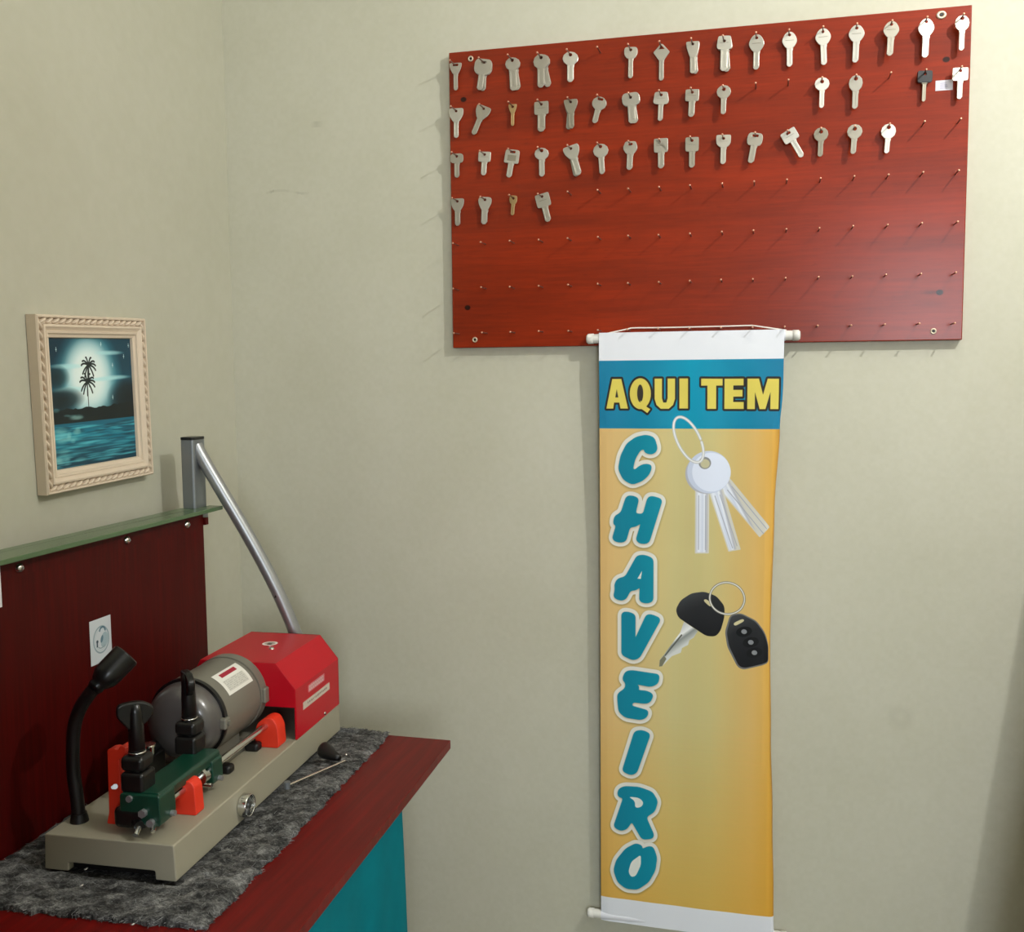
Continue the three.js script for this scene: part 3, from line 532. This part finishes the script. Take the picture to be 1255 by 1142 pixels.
    const palm = (x, y, s, ht, lean) => { g.lineWidth = 4; g.beginPath(); g.moveTo(x * w, y * h); g.quadraticCurveTo((x + lean) * w, (y + ht / 2) * h, x * w, (y + ht) * h); g.stroke(); g.lineWidth = 7; for (let i = 0; i < 11; i++) { const a = -2.9 + i * 0.55 + 0.15 * Math.sin(i * 5); g.beginPath(); g.moveTo(x * w, y * h); g.quadraticCurveTo((x + s * 0.7 * Math.cos(a)) * w, (y + s * 0.7 * Math.sin(a) - 0.012) * h, (x + s * Math.cos(a)) * w, (y + s * Math.sin(a) + 0.02) * h); g.stroke(); } };
    palm(0.455, 0.215, 0.085, 0.17, -0.03); palm(0.43, 0.345, 0.088, 0.21, 0.0);
    g.fillStyle = '#d9f2f4'; for (const [x, y] of [[0.1, 0.09], [0.62, 0.05], [0.9, 0.15], [0.73, 0.48], [0.75, 0.22], [0.97, 0.06]]) { g.fillRect(x * w - 1, y * h - 9, 2.5, 18); g.fillRect(x * w - 4, y * h - 1, 8, 2.5); }
  });
  part('canvas_print', new THREE.BoxGeometry(2 * inner[0] + 0.002, 2 * inner[1] + 0.002, 0.001).translate(0, 0, 0.0075), [cream, cream, cream, cream, mat(0xffffff, 0.35, 0, { map: art }), cream], t);
}

// ---------------------------------------------------------------- bench, backboard, ledge, steel frame
const BH = 0.979;   // bench parts are drawn 1 / 0.95 of their size and set to 0.95
{
  const t = thing('workbench', 'dark red workbench top standing in the corner along the left wall', 'workbench', [0.0772, 0, 0.2349]);
  t.scale.setScalar(0.95);
  const s = new THREE.Shape([[0, 0], [0.433, 0.0], [0.433 + 0.0304 * 1.06, -1.06], [0, -1.06]].map(([x, y]) => new THREE.Vector2(x, y)));
  part('bench_top', metreUV(extrude(s, 0.015, 0.001).rotateX(-Math.PI / 2).translate(0, BH - 0.015, 0)), benchMat, t);
  for (const [x, z] of [[0.03, 0.12], [0.38, 0.5], [0.03, 1.0], [0.40, 1.0]]) part('leg', rbox(x, x + 0.035, 0, BH - 0.015, z, z + 0.035, 0.003), steel, t);
}
{
  const t = thing('cloth_skirt', 'teal cloth hanging below the front edge of the dark red bench', 'cloth', [0.4810, 0, 0.4372]);
  t.scale.setScalar(0.95);
  const fn = (u, v) => { const y = v * 0.963, z = 0.0 - 0.082 * (1 - v) * (1 - u) + u * 0.845, f = 0.35 + 0.65 * (1 - v); return [0.0304 * z + f * (0.006 * Math.sin(z * 24 + 0.6) + 0.003 * Math.sin(z * 61 + v * 2)), y, z, z, y]; };
  const weave = pixels(256, 256, (i, j) => { const n = 10 * (fbm(i / 32, j / 32, 8, 3) - 0.5) + 6 * ((i + j) % 2); return [0, 110 + n, 124 + n]; }); weave.repeat.set(4, 4);
  part('cloth', sheet((u, v) => fn(1 - u, v), 80, 14, [-0.0015, 0, 0]), mat(0xffffff, 0.85, 0, { map: weave, specularIntensity: 0.2 }), t);
}
{
  const t = thing('backboard', 'dark maroon board standing upright at the back of the bench', 'board', [0.0772, 0.9300, 0.2757]);
  t.scale.setScalar(0.95);
  part('panel', rbox(0, 0.015, 0.0005, 0.372, -0.004, 1.02, 0.001), panelMat, t);
  t.children[0].geometry = metreUV(t.children[0].geometry);
  for (const z of [0.2469, 0.4069, 0.6296, 0.85, 1.1]) {
    const s = part('screw_cap', lathe([[0, 0.0055], [0.003, 0.005], [0.0055, 0.003], [0.0064, 0]], 20).rotateZ(-Math.PI / 2).translate(0.015, 0.36, z - 0.2), chrome, t);
    part('screw_slot', cylX(0.0016, 0.0195, 0.0215, 0.36, z - 0.2, 10), steel, s);
  }
  part('edge_clip', rbox(0.004, 0.02, 0.352, 0.364, -0.012, -0.003, 0.001), panelMat, t);
  const logo = painted(256, 352, (g, w, h) => {
    g.fillStyle = '#c9d0d6'; g.fillRect(0, 0, w, h);
    g.lineCap = 'round';
    g.strokeStyle = '#8ea4ae'; g.lineWidth = 13; g.beginPath(); g.ellipse(132, 170, 92, 104, 0, 0, 7); g.stroke();
    g.strokeStyle = '#b7c4cb'; g.lineWidth = 8; g.beginPath(); g.ellipse(132, 170, 74, 84, 0, 0, 7); g.stroke();
    g.fillStyle = '#9fb4be'; g.beginPath(); g.ellipse(170, 180, 44, 62, 0.3, 0, 7); g.fill();
    g.strokeStyle = '#4f6f80'; g.lineWidth = 15; g.beginPath(); g.arc(150, 108, 34, 3.4, 6.2); g.stroke();
    g.fillStyle = '#5a7a8a'; g.beginPath(); g.ellipse(140, 168, 15, 30, 0.35, 0, 7); g.fill();
    g.fillStyle = '#2f4a58'; g.beginPath(); g.ellipse(84, 178, 13, 13, 0, 0, 7); g.fill(); g.fillRect(74, 186, 16, 36);
    g.strokeStyle = '#8fa0a8'; g.lineWidth = 9; g.beginPath(); g.arc(132, 196, 78, 0.6, 2.5); g.stroke(); g.beginPath(); g.arc(132, 176, 62, 0.9, 2.2); g.stroke();
  });
  const lm = mat(0xffffff, 0.6, 0, { map: logo });
  part('sticker', new THREE.BoxGeometry(0.047, 0.064, 0.0004).rotateY(Math.PI / 2).translate(0.0153, 0.2265, 0.2763), [lm, lm, lm, lm, lm, lm], t, 'small white sticker with a blue round logo');
  part('sticker', rbox(0.015, 0.0155, 0.317, 0.368, 0.4625, 0.515, 0.0002, 1), paper, t, 'plain white sticker cut by the picture edge');
}
{
  const t = thing('ledge', 'narrow green ledge along the top of the maroon backboard', 'ledge', [0.0487, 1.2839, 0.2282]);
  t.scale.setScalar(0.95);
  const s = roundPoly([[0.0555, 0], [0.0295, 0], [0.0295, -0.043], [0.0005, -0.043], [0.0005, -1.07], [0.069, -1.07]], 0.0012);
  part('strip', extrude(s, 0.0065, 0.001).rotateX(-Math.PI / 2), mat(new THREE.Color(0.088, 0.15, 0.07), 0.25), t);
}
{
  const t = thing('steel_frame', 'grey square steel post with a slanting round brace tube behind the bench', 'frame', [0.0625, 0, 0.2482]);
  t.scale.setScalar(0.95);
  part('post', extrude(roundPoly([[-0.0125, -0.019], [0.0125, -0.019], [0.0125, 0.019], [-0.0125, 0.019]], 0.005), 0.148).rotateX(-Math.PI / 2).translate(0, 1.325, 0), steel, t);
  part('mount_plate', rbox(0.0122, 0.0157, 1.327, 1.347, -0.015, 0.015, 0.001), steel, t);
  part('post_cap', extrude(roundPoly([[-0.013, -0.0195], [0.013, -0.0195], [0.013, 0.0195], [-0.013, 0.0195]], 0.006), 0.005, 0.001).rotateX(-Math.PI / 2).translate(0, 1.473, 0), blackPlastic, t);
  const P = [[0.006, 1.384, 0.0], [0.014, 1.368, -0.001], [0.046, 1.3085, -0.008], [0.0785, 1.246, -0.018], [0.11, 1.181, -0.028], [0.137, 1.118, -0.037], [0.158, 1.057, -0.045], [0.175, 0.99, -0.052], [0.192, 0.88, -0.058], [0.206, 0.6, -0.062], [0.212, 0, -0.064]];
  part('brace_tube', tube(P.map(([x, y, z]) => [x, y ? y + 0.079 : 0, z]), 0.0113, 90, 20), steelLight, t);
  part('hole', new THREE.CylinderGeometry(0.0028, 0.0028, 0.003, 12).rotateX(Math.PI / 2).rotateY(-0.5).translate(0.1325, 1.2025, -0.0265), blackRubber, t, 'small dark drilled hole');
}
// ---------------------------------------------------------------- felt mat
{
  const t = thing('felt_mat', 'thick grey fibrous felt mat lying under the key cutting machine', 'mat', [0.2482, 0.9300, 0.5132]);
  t.scale.setScalar(0.95);
  const C = [[0.05, 0.142], [0.357, 0.158], [0.382, 0.772], [0.05, 0.796]];
  const at = (u, v) => { const a = C[0], b = C[1], c = C[2], d = C[3]; return [(1 - v) * ((1 - u) * a[0] + u * b[0]) + v * ((1 - u) * d[0] + u * c[0]), (1 - v) * ((1 - u) * a[1] + u * b[1]) + v * ((1 - u) * d[1] + u * c[1])]; };
  const feltMap = pixels(1024, 1024, (i, j) => {
    const a = fbm(i / 34 + 0.4 * j / 34, j / 26, 256, 4), b = fbm(i / 9, j / 5, 256, 3), c = vnoise(i / 3, j / 2.2, 256), d = fbm(i / 60 + 9, j / 40 + 5, 256, 3);
    let k = 78 + 120 * (a - 0.5) + 80 * (b - 0.5) + 50 * (c - 0.5);
    if (d > 0.6) k -= 160 * (d - 0.6);
    k = Math.max(16, k);
    return [k, k * 1.0, k * 0.985];
  });
  feltMap.repeat.set(1 / 0.42, 1 / 0.42);
  const felt = mat(0xffffff, 0.95, 0, { map: feltMap });
  const nu = 110, nv = 200;
  const fn = (u, v) => {
    const e = Math.min(u, 1 - u) * 0.33, f = Math.min(v, 1 - v) * 0.63, edge = Math.min(e, f);
    const jag = Math.exp(-edge / 0.006);
    let [x, z] = at(u, v);
    const nx = vnoise(x * 260 + 7, z * 260, 256) - 0.5 + 0.8 * (vnoise(x * 90, z * 90 + 3, 256) - 0.5), nz = vnoise(x * 260, z * 260 + 31, 256) - 0.5 + 0.8 * (vnoise(x * 90 + 17, z * 90, 256) - 0.5);
    x += jag * nx * 0.006 * (u > 0.2 ? 1 : 0.3); z += jag * nz * 0.006;
    const round = 0.0035 * Math.exp(-edge / 0.004);
    const under = x < 0.305 && x > 0.11 && z < 0.705 && z > 0.165 ? 0.0065 : 0;
    let y = 0.0088 - round - 0.0045 * vnoise(x * 130, z * 130, 256) - 0.002 * vnoise(x * 420, z * 420, 256) + 0.0035 * (under ? 0 : fbm(x * 22, z * 22 + 4, 256, 2)) - under;
    y = Math.min(Math.max(y, 0.0014), x < 0.315 && x > 0.095 && z < 0.715 && z > 0.155 ? 0.0076 : 0.0105);
    return [x - 0.21, y, z - 0.45, x, z];
  };
  const sag = (u, v) => [0, -fn(u, v)[1] + 0.0002, 0];
  const pad = part('pad', sheet((u, v) => fn(u, 1 - v), nu, nv, (u, v) => sag(u, 1 - v)), felt, t);
  // loose fibres on the surface and along the cut edges
  const fg = new THREE.CylinderGeometry(0.00022, 0.0003, 1, 4).rotateZ(Math.PI / 2);
  const N = 3200, im = new THREE.InstancedMesh(fg, mat(0xffffff, 0.95), N), d = new THREE.Object3D(), col = new THREE.Color();
  for (let i = 0; i < N; i++) {
    let u = rnd(), v = rnd();
    if (i < 1300) { const s = i % 3; if (s === 0) u = 1 - 0.004 * rnd(); else if (s === 1) v = 1 - 0.003 * rnd(); else v = 0.003 * rnd(); }
    const p = fn(u, v), edge = i < 1300;
    d.position.set(p[0] + rr(-0.001, 0.001), p[1] + (edge ? rr(-0.005, 0.0005) : 0.0003), p[2]);
    d.rotation.set(0, rr(0, 6.28), rr(-0.35, 0.35)); d.scale.set(rr(0.004, 0.011), 1, 1); d.updateMatrix();
    im.setMatrixAt(i, d.matrix);
    const k = rnd() < 0.35 ? rr(0.01, 0.04) : rr(0.08, 0.32); im.setColorAt(i, col.setRGB(k, k, k));
  }
  im.name = 'loose_fibres'; im.userData.kind = 'stuff'; im.castShadow = im.receiveShadow = true; t.add(im);
}

// ---------------------------------------------------------------- key cutting machine
const MC = [0.2386, 0.9376, 0.5036], MT = 0.0468;
{
  const t = thing('key_cutting_machine', 'beige and red key cutting machine with motor standing on the grey mat', 'machine', MC, MT);
  t.scale.setScalar(0.95);
  const beige = mat(0x97927f, 0.5), red = mat(0xb8051c, 0.4, 0, { specularIntensity: 0.6 }), orange = mat(0xdd3218, 0.5), green = mat(0x07392a, 0.34, 0, { clearcoat: 0.3, clearcoatRoughness: 0.2 }), motorMat = mat(0x78756a, 0.42, 0.15), darkCap = mat(0x5b5856, 0.3, 0.25, { clearcoat: 0.5, clearcoatRoughness: 0.15 }), blackIron = mat(0x181817, 0.3, 0.2);
  const BT = 0.0445;
  // cast base, open below at both ends
  const bs = roundPoly([[-0.0875, 0], [-0.055, 0], [-0.055, 0.011], [0.060, 0.011], [0.060, 0], [0.0875, 0], [0.0855, BT], [-0.0855, BT]], 0.0025);
  part('base', extrude(bs, 0.525, 0.0015, 4).translate(0, 0, -0.2625), beige, t);
  part('notch_shade_fill', box(-0.054, 0.059, 0.0015, 0.0105, -0.255, 0.254), blackRubber, t);  // dark fill that stands for the shade inside the open base notch
  // motor: body, rear flange, black band, domed end cap, foot, label
  const mx = -0.0185, my = 0.115, mr = 0.0575;
  const body = part('motor_body', cylZ(mr, -0.068, 0.036, mx, my, 56), motorMat, t);
  part('motor_flange', [cylZ(mr - 0.0012, -0.0705, -0.068, mx, my, 56), cylZ(mr + 0.0012, -0.0885, -0.0705, mx, my, 56), rbox(mx - 0.05, mx - 0.034, my - 0.055, my - 0.04, -0.088, -0.072), rbox(mx + 0.05, mx + 0.0635, my - 0.012, my + 0.012, -0.088, -0.074, 0.003)], motorMat, t);
  part('motor_band', cylZ(mr + 0.0008, 0.034, 0.0415, mx, my, 56), blackPlastic, t);
  part('motor_end_cap', lathe([[0, 0.035], [0.022, 0.0345], [0.035, 0.0325], [0.0445, 0.028], [0.0505, 0.02], [0.0535, 0.009], [0.0545, 0]], 56).rotateX(Math.PI / 2).translate(mx, my, 0.040), darkCap, t);
  part('terminal_lug', [rbox(mx + 0.048, mx + 0.062, my - 0.01, my + 0.006, 0.033, 0.048, 0.003), cylX(0.004, mx + 0.06, mx + 0.065, my - 0.002, 0.04, 14)], motorMat, t);
  part('motor_foot', [rbox(mx - 0.045, mx + 0.045, BT - 0.001, BT + 0.006, -0.07, 0.03, 0.002), rbox(mx - 0.03, mx + 0.03, BT + 0.004, my - 0.045, -0.055, 0.02, 0.004)], motorMat, t);
  const plate = painted(512, 320, (g, w, h) => { g.fillStyle = '#e2e0d8'; g.fillRect(0, 0, w, h); g.fillStyle = '#a01530'; g.fillRect(w * 0.2, h * 0.1, w * 0.62, h * 0.18); g.fillStyle = '#cbc9c0'; g.fillRect(w * 0.1, h * 0.42, w * 0.8, h * 0.46); g.fillStyle = '#a8a69e'; for (let y = 0; y < 6; y++) for (let x = 0; x < 26; x++) if (rnd() < 0.7) g.fillRect(w * (0.12 + x * 0.029), h * (0.45 + y * 0.07), w * 0.022, h * 0.03); });
  { // curved label: theta runs down the side, z along the body
    const nA = 14, P = [], U = [], I = [];
    for (let i = 0; i <= nA; i++) { const a = (66.6 - 38 * i / nA) * Math.PI / 180, r = mr + 0.0004; for (const [z, u] of [[0.013, 0], [-0.0605, 1]]) { P.push(mx + r * Math.cos(a), my + r * Math.sin(a), z); U.push(u, 1 - i / nA); } }
    for (let i = 0; i < nA; i++) { const o = 2 * i; I.push(o, o + 2, o + 1, o + 1, o + 2, o + 3); }
    const g = new THREE.BufferGeometry(); g.setAttribute('position', new THREE.Float32BufferAttribute(P, 3)); g.setAttribute('uv', new THREE.Float32BufferAttribute(U, 2)); g.setIndex(I); g.computeVertexNormals();
    part('rating_label', g, mat(0xffffff, 0.55, 0, { map: plate, side: THREE.DoubleSide }), body, 'white label with a red bar');
  }
  // red belt cover: hollow folded sheet, open towards the base, its front face cut away low down
  const out = [[0.0865, BT + 0.0005], [0.0865, 0.1225], [0.0555, 0.1615], [-0.068, 0.1615], [-0.0865, 0.128], [-0.0865, BT + 0.0005]];
  const inn = out.map(([x, y]) => [x * 0.965, y === BT + 0.0005 ? y : y - 0.003]);
  const wall = new THREE.Shape([...out, ...inn.slice().reverse()].map(([x, y]) => new THREE.Vector2(x, y)));
  const face = new THREE.Shape([[0.0865, 0.0945], [0.0865, 0.1225], [0.0555, 0.1615], [-0.068, 0.1615], [-0.0865, 0.128], [-0.0865, 0.0945]].map(([x, y]) => new THREE.Vector2(x, y)));
  const backF = new THREE.Shape(out.map(([x, y]) => new THREE.Vector2(x, y)));
  const cover = part('belt_cover', [extrude(wall, 0.173, 0.0006).translate(0, 0, -0.2625), extrude(face, 0.003, 0.0006).translate(0, 0, -0.0915), extrude(backF, 0.003, 0.0006).translate(0, 0, -0.2625)], red, t);
  const plateB = painted(512, 96, (g, w, h) => { g.fillStyle = '#cdbfb0'; g.fillRect(0, 0, w, h); g.strokeStyle = '#c9a49a'; g.lineWidth = 10; g.strokeRect(0, 0, w, h); g.fillStyle = '#8a7a70'; let x = 80; while (x < 440) { const l = rr(14, 26); g.fillRect(x, 34 + rr(-3, 3), l, rr(22, 30)); x += l + rr(4, 14); } });
  const plateA = painted(384, 96, (g, w, h) => { g.fillStyle = '#cf6d76'; g.fillRect(0, 0, w, h); g.fillStyle = '#d8b0ae'; let x = 16; while (x < 350) { g.fillRect(x, 14, 34, 68); x += 44; } g.fillStyle = '#b07a7c'; x = 28; while (x < 350) { g.fillRect(x, 32, 12, 30); x += 44; } });
  const pl = (w, h, x, y, z, m) => new THREE.BoxGeometry(0.0006, h, w).translate(x, y, z);
  const mB = mat(0xffffff, 0.5, 0, { map: plateB }), mA = mat(0xffffff, 0.5, 0, { map: plateA });
  part('name_strip', pl(0.106, 0.0115, 0.0868, 0.0888, -0.1675), mB, cover, 'white strip with small dark lettering');
  part('maker_badge', pl(0.064, 0.0115, 0.0868, 0.1095, -0.168), mA, cover, 'pink block lettering');
  part('cover_screw', lathe([[0, 0.002], [0.002, 0.0015], [0.0028, 0]], 14).rotateZ(-Math.PI / 2).translate(0.0866, 0.0495, -0.199), chrome, cover);
  part('cover_screw', lathe([[0, 0.003], [0.003, 0.0022], [0.0042, 0]], 16).translate(0.0135, 0.1615, -0.166), chrome, cover);
  const badge = painted(128, 128, (g, w, h) => { g.fillStyle = '#b7a79c'; g.fillRect(0, 0, w, h); g.strokeStyle = '#f2e6e0'; g.lineWidth = 20; g.beginPath(); g.arc(64, 64, 55, 0, 7); g.stroke(); g.fillStyle = '#4b4038'; g.beginPath(); g.ellipse(82, 60, 30, 22, -0.6, 0, 7); g.fill(); g.fillStyle = '#8a8378'; g.beginPath(); g.ellipse(42, 66, 18, 26, 0.3, 0, 7); g.fill(); });
  part('round_badge', new THREE.CylinderGeometry(0.0125, 0.0125, 0.0008, 32).translate(-0.002, 0.1618, -0.193), [chrome, mat(0xffffff, 0.45, 0, { map: badge }), chrome], cover, 'round silver sticker');
  // carriage rail and its three orange-red brackets
  part('guide_rod', cylZ(0.0048, -0.06, 0.243, 0.053, 0.0765, 20), chrome, t);
  part('bracket', extrude(roundPoly([[0.0335, BT], [0.0715, BT], [0.0695, 0.0815], [0.0635, 0.0885], [0.0555, 0.0885], [0.049, 0.074]], 0.004), 0.02, 0.0012).translate(0, 0, 0.163), orange, t);
  part('bracket', extrude(roundPoly([[0.036, BT], [0.0745, BT], [0.073, 0.076], [0.066, 0.089], [0.055, 0.0905], [0.0415, 0.082], [0.037, 0.072]], 0.006), 0.026, 0.0015).translate(0, 0, -0.0785), orange, t);
  part('bracket', extrude(roundPoly([[-0.027, BT], [-0.005, BT], [-0.0065, 0.128], [0.0035, 0.13], [0.0035, 0.143], [-0.004, 0.145], [-0.008, 0.1385], [-0.013, 0.141], [-0.022, 0.139], [-0.0235, 0.06]], 0.0025), 0.016, 0.001).translate(0, 0, 0.208), orange, t);
  part('gauge_rod', [bar([-0.016, 0.092, 0.224], [-0.062, 0.07, 0.16], 0.0025), bar([-0.014, 0.093, 0.223], [-0.011, 0.0945, 0.2275], 0.0032, 12)], steelLight, t);
  for (const z of [0.048, -0.038]) part('rubber_stop', rbox(0.028, 0.05, BT - 0.001, BT + 0.012, z - 0.012, z + 0.006, 0.005, 3), blackRubber, t);
  // green carriage
  const cs = roundPoly([[0.018, 0.083], [0.057, 0.083], [0.0585, 0.086], [0.0585, 0.095], [0.056, 0.0975], [0.018, 0.0975]], 0.002);
  const car = part('carriage', [extrude(cs, 0.148, 0.001).translate(0, 0, 0.095), extrude(roundPoly([[0.008, 0.068], [0.034, 0.064], [0.040, 0.058], [0.060, 0.058], [0.0615, 0.066], [0.0605, 0.096], [0.008, 0.096]], 0.004), 0.036, 0.0015).translate(0, 0, 0.2125), extrude(roundPoly([[0.036, 0.057], [0.060, 0.057], [0.062, 0.064], [0.061, 0.09], [0.034, 0.09]], 0.004), 0.026, 0.0015).translate(0, 0, 0.094)], green, t);
  part('carriage_bolt', [cylZ(0.0052, 0.246, 0.254, 0.04, 0.075, 6), cylX(0.0035, 0.060, 0.067, 0.066, 0.2245, 12), cylX(0.0035, 0.06, 0.067, 0.0625, 0.106, 12), cylZ(0.0045, 0.246, 0.254, 0.050, 0.064, 14), cylZ(0.004, 0.246, 0.2515, 0.022, 0.091, 12)], steelLight, car);
  part('stop_collar', [cylZ(0.0105, 0.136, 0.142, 0.053, 0.0765, 22), cylZ(0.0085, 0.126, 0.136, 0.053, 0.0735, 22), cylX(0.003, 0.054, 0.066, 0.063, 0.133, 12)], chrome, t);
  part('carriage_underside', [rbox(-0.002, 0.040, 0.052, 0.078, 0.214, 0.2495, 0.007, 3), bar([0.022, 0.062, 0.24], [0.036, 0.06, 0.2535], 0.006, 14)], blackIron, t);
  part('clamp_screw', [bar([0.034, 0.0585, 0.25], [0.036, 0.0525, 0.262], 0.0036, 12), bar([0.05, 0.06, 0.247], [0.056, 0.056, 0.256], 0.003, 12)], chrome, t);
  // two vises with black wing knobs
  function vise(x, z, turn, top) {
    const blk = part('vise', [rbox(x - 0.0155, x + 0.0155, 0.094, 0.1195, z - 0.0155, z + 0.0155, 0.005, 3), rbox(x - 0.015, x + 0.015, 0.1205, 0.139, z - 0.015, z + 0.015, 0.006, 3), cyl(0.01, 0.01, 0.03, 20).translate(x, 0.13, z)], blackIron, t);
    part('washer', new THREE.TorusGeometry(0.0098, 0.0011, 8, 28).rotateX(Math.PI / 2).translate(x, 0.1415, z), chrome, blk);
    const k = part('wing_knob', [lathe([[0, 0.061], [0.0065, 0.06], [0.0085, 0.05], [0.0092, 0.03], [0.0098, 0.002], [0, 0]], 22), extrude(roundPoly([[-0.021, 0.062], [-0.006, 0.064], [0.008, 0.063], [0.021, 0.055], [0.0205, 0.044], [0.0085, 0.032], [-0.0085, 0.028], [-0.017, 0.04], [-0.0225, 0.048]], 0.006), 0.0095, 0.002).translate(0, 0, -0.00475)], blackPlastic, blk);
    k.position.set(x, 0.1415, z); k.rotation.y = turn; k.scale.y = top;
  }
  vise(0.0215, 0.2285, 0.75, 0.98); vise(0.0215, 0.105, -0.82, 0.98);
  // cutter spindle between the vises and the motor
  const sp = part('spindle', [cylZ(0.011, 0.02, 0.14, -0.052, 0.083, 24), rbox(-0.068, -0.036, BT, 0.084, 0.07, 0.11, 0.003)], blackIron, t);
  part('cutter_wheel', [cylZ(0.021, 0.142, 0.146, -0.052, 0.083, 40), cylZ(0.007, 0.138, 0.154, -0.052, 0.083, 6)], chrome, sp);
  part('key_gauge', [bar([-0.03, 0.118, 0.155], [0.0, 0.122, 0.165], 0.0022), cyl(0.009, 0.009, 0.003, 20).translate(-0.004, 0.1235, 0.163), bar([0.004, 0.114, 0.168], [0.004, 0.124, 0.168], 0.0028), bar([-0.03, 0.08, 0.150], [-0.03, 0.12, 0.155], 0.003)], chrome, t);
  // flexible lamp
  const lampP = part('flexible_lamp', tube([[-0.0655, 0.040, 0.223], [-0.0675, 0.075, 0.223], [-0.0705, 0.105, 0.223], [-0.0695, 0.14, 0.223], [-0.0655, 0.168, 0.223], [-0.056, 0.190, 0.223], [-0.044, 0.206, 0.223], [-0.035, 0.2165, 0.223]], 0.0082, 60, 16), blackRubber, t);
  part('lamp_foot', cyl(0.0115, 0.0092, 0.012, 22).translate(-0.0655, BT + 0.005, 0.223), blackRubber, lampP);
  const head = part('lamp_head', lathe([[0, -0.002], [0.0085, -0.002], [0.0105, 0.003], [0.0098, 0.0065], [0.0125, 0.010], [0.0165, 0.017], [0.0175, 0.026], [0.0178, 0.053], [0.0166, 0.055], [0.0155, 0.052], [0.013, 0.022], [0, 0.02]], 30), blackPlastic, lampP);
  head.position.set(-0.0365, 0.2145, 0.223); head.quaternion.setFromUnitVectors(V(0, 1, 0), V(0.44, 0.62, -0.62).normalize()); head.scale.setScalar(0.98);
  // round chromed socket on the operator's side
  const ring = part('socket_ring', lathe([[0.0145, 0], [0.0155, 0.001], [0.0155, 0.011], [0.0145, 0.0125], [0.0128, 0.0118], [0.0124, 0.002]], 36).rotateZ(-Math.PI / 2).translate(0.0868, 0.0215, 0.0925), chrome, t);
  part('socket_core', cylX(0.0124, 0.086, 0.0895, 0.0215, 0.0925, 24), blackRubber, ring);
}
// ---------------------------------------------------------------- small loose things
{
  const t = thing('crank_handle', 'thin steel crank with a black conical grip lying on the grey mat beside the machine', 'crank', [0.3432, 0.9390, 0.4277]);
  t.scale.setScalar(0.95);
  const w = (x, y, z) => [x - 0.31, y - 0.9095, z - 0.36];
  const tip = V(...w(0.338, 0.919, 0.3195)), wide = V(...w(0.303, 0.924, 0.302)), dir = wide.clone().sub(tip);
  const q = new THREE.Quaternion().setFromUnitVectors(V(0, 1, 0), dir.clone().normalize());
  part('arm', bar(w(0.3015, 0.9125, 0.4165), w(0.3475, 0.9165, 0.320), 0.0017, 10), chrome, t);
  part('grip', lathe([[0, 0], [0.0045, 0], [0.0062, 0.006], [0.0105, 0.024], [0.0126, 0.034], [0.0118, 0.039], [0.006, 0.042], [0, 0.0425]], 28).applyQuaternion(q).translate(tip.x, tip.y, tip.z), blackRubber, t);
  part('hub', [cyl(0.0045, 0.0045, 0.010, 16).translate(...w(0.302, 0.9145, 0.4205))], steel, t);
  part('end_nut', new THREE.SphereGeometry(0.0022, 12, 8).translate(...w(0.3445, 0.921, 0.3085)), chrome, t);
}
for (const [x, y, z, r, label] of [[0.1995, 0.9115, 0.7365, 0.0022, 'tiny bright metal shaving on the mat in front of the machine base'], [0.178, 0.9115, 0.7, 0.0026, 'metal shaving glinting at the slot under the machine base'], [0.298, 0.9012, 0.7805, 0.002, 'tiny pale shaving lying on the red bench beyond the mat']]) {
  const t = thing('metal_shaving', label, 'shaving', [0.95 * x + 0.0487, 0.95 * y + 0.075, 0.95 * z + 0.0857], r * 700);
  t.scale.setScalar(0.95);
  part('curl', [new THREE.TorusGeometry(r * 0.7, r * 0.35, 6, 12, 4.6).rotateX(1.2), rbox(-r, r * 0.6, -r * 0.3, r * 0.3, -r * 0.4, r * 0.4, r * 0.2, 1)], mat(0xf0ece4, 0.3, 0.6), t);
}
renderer.render(scene, camera);
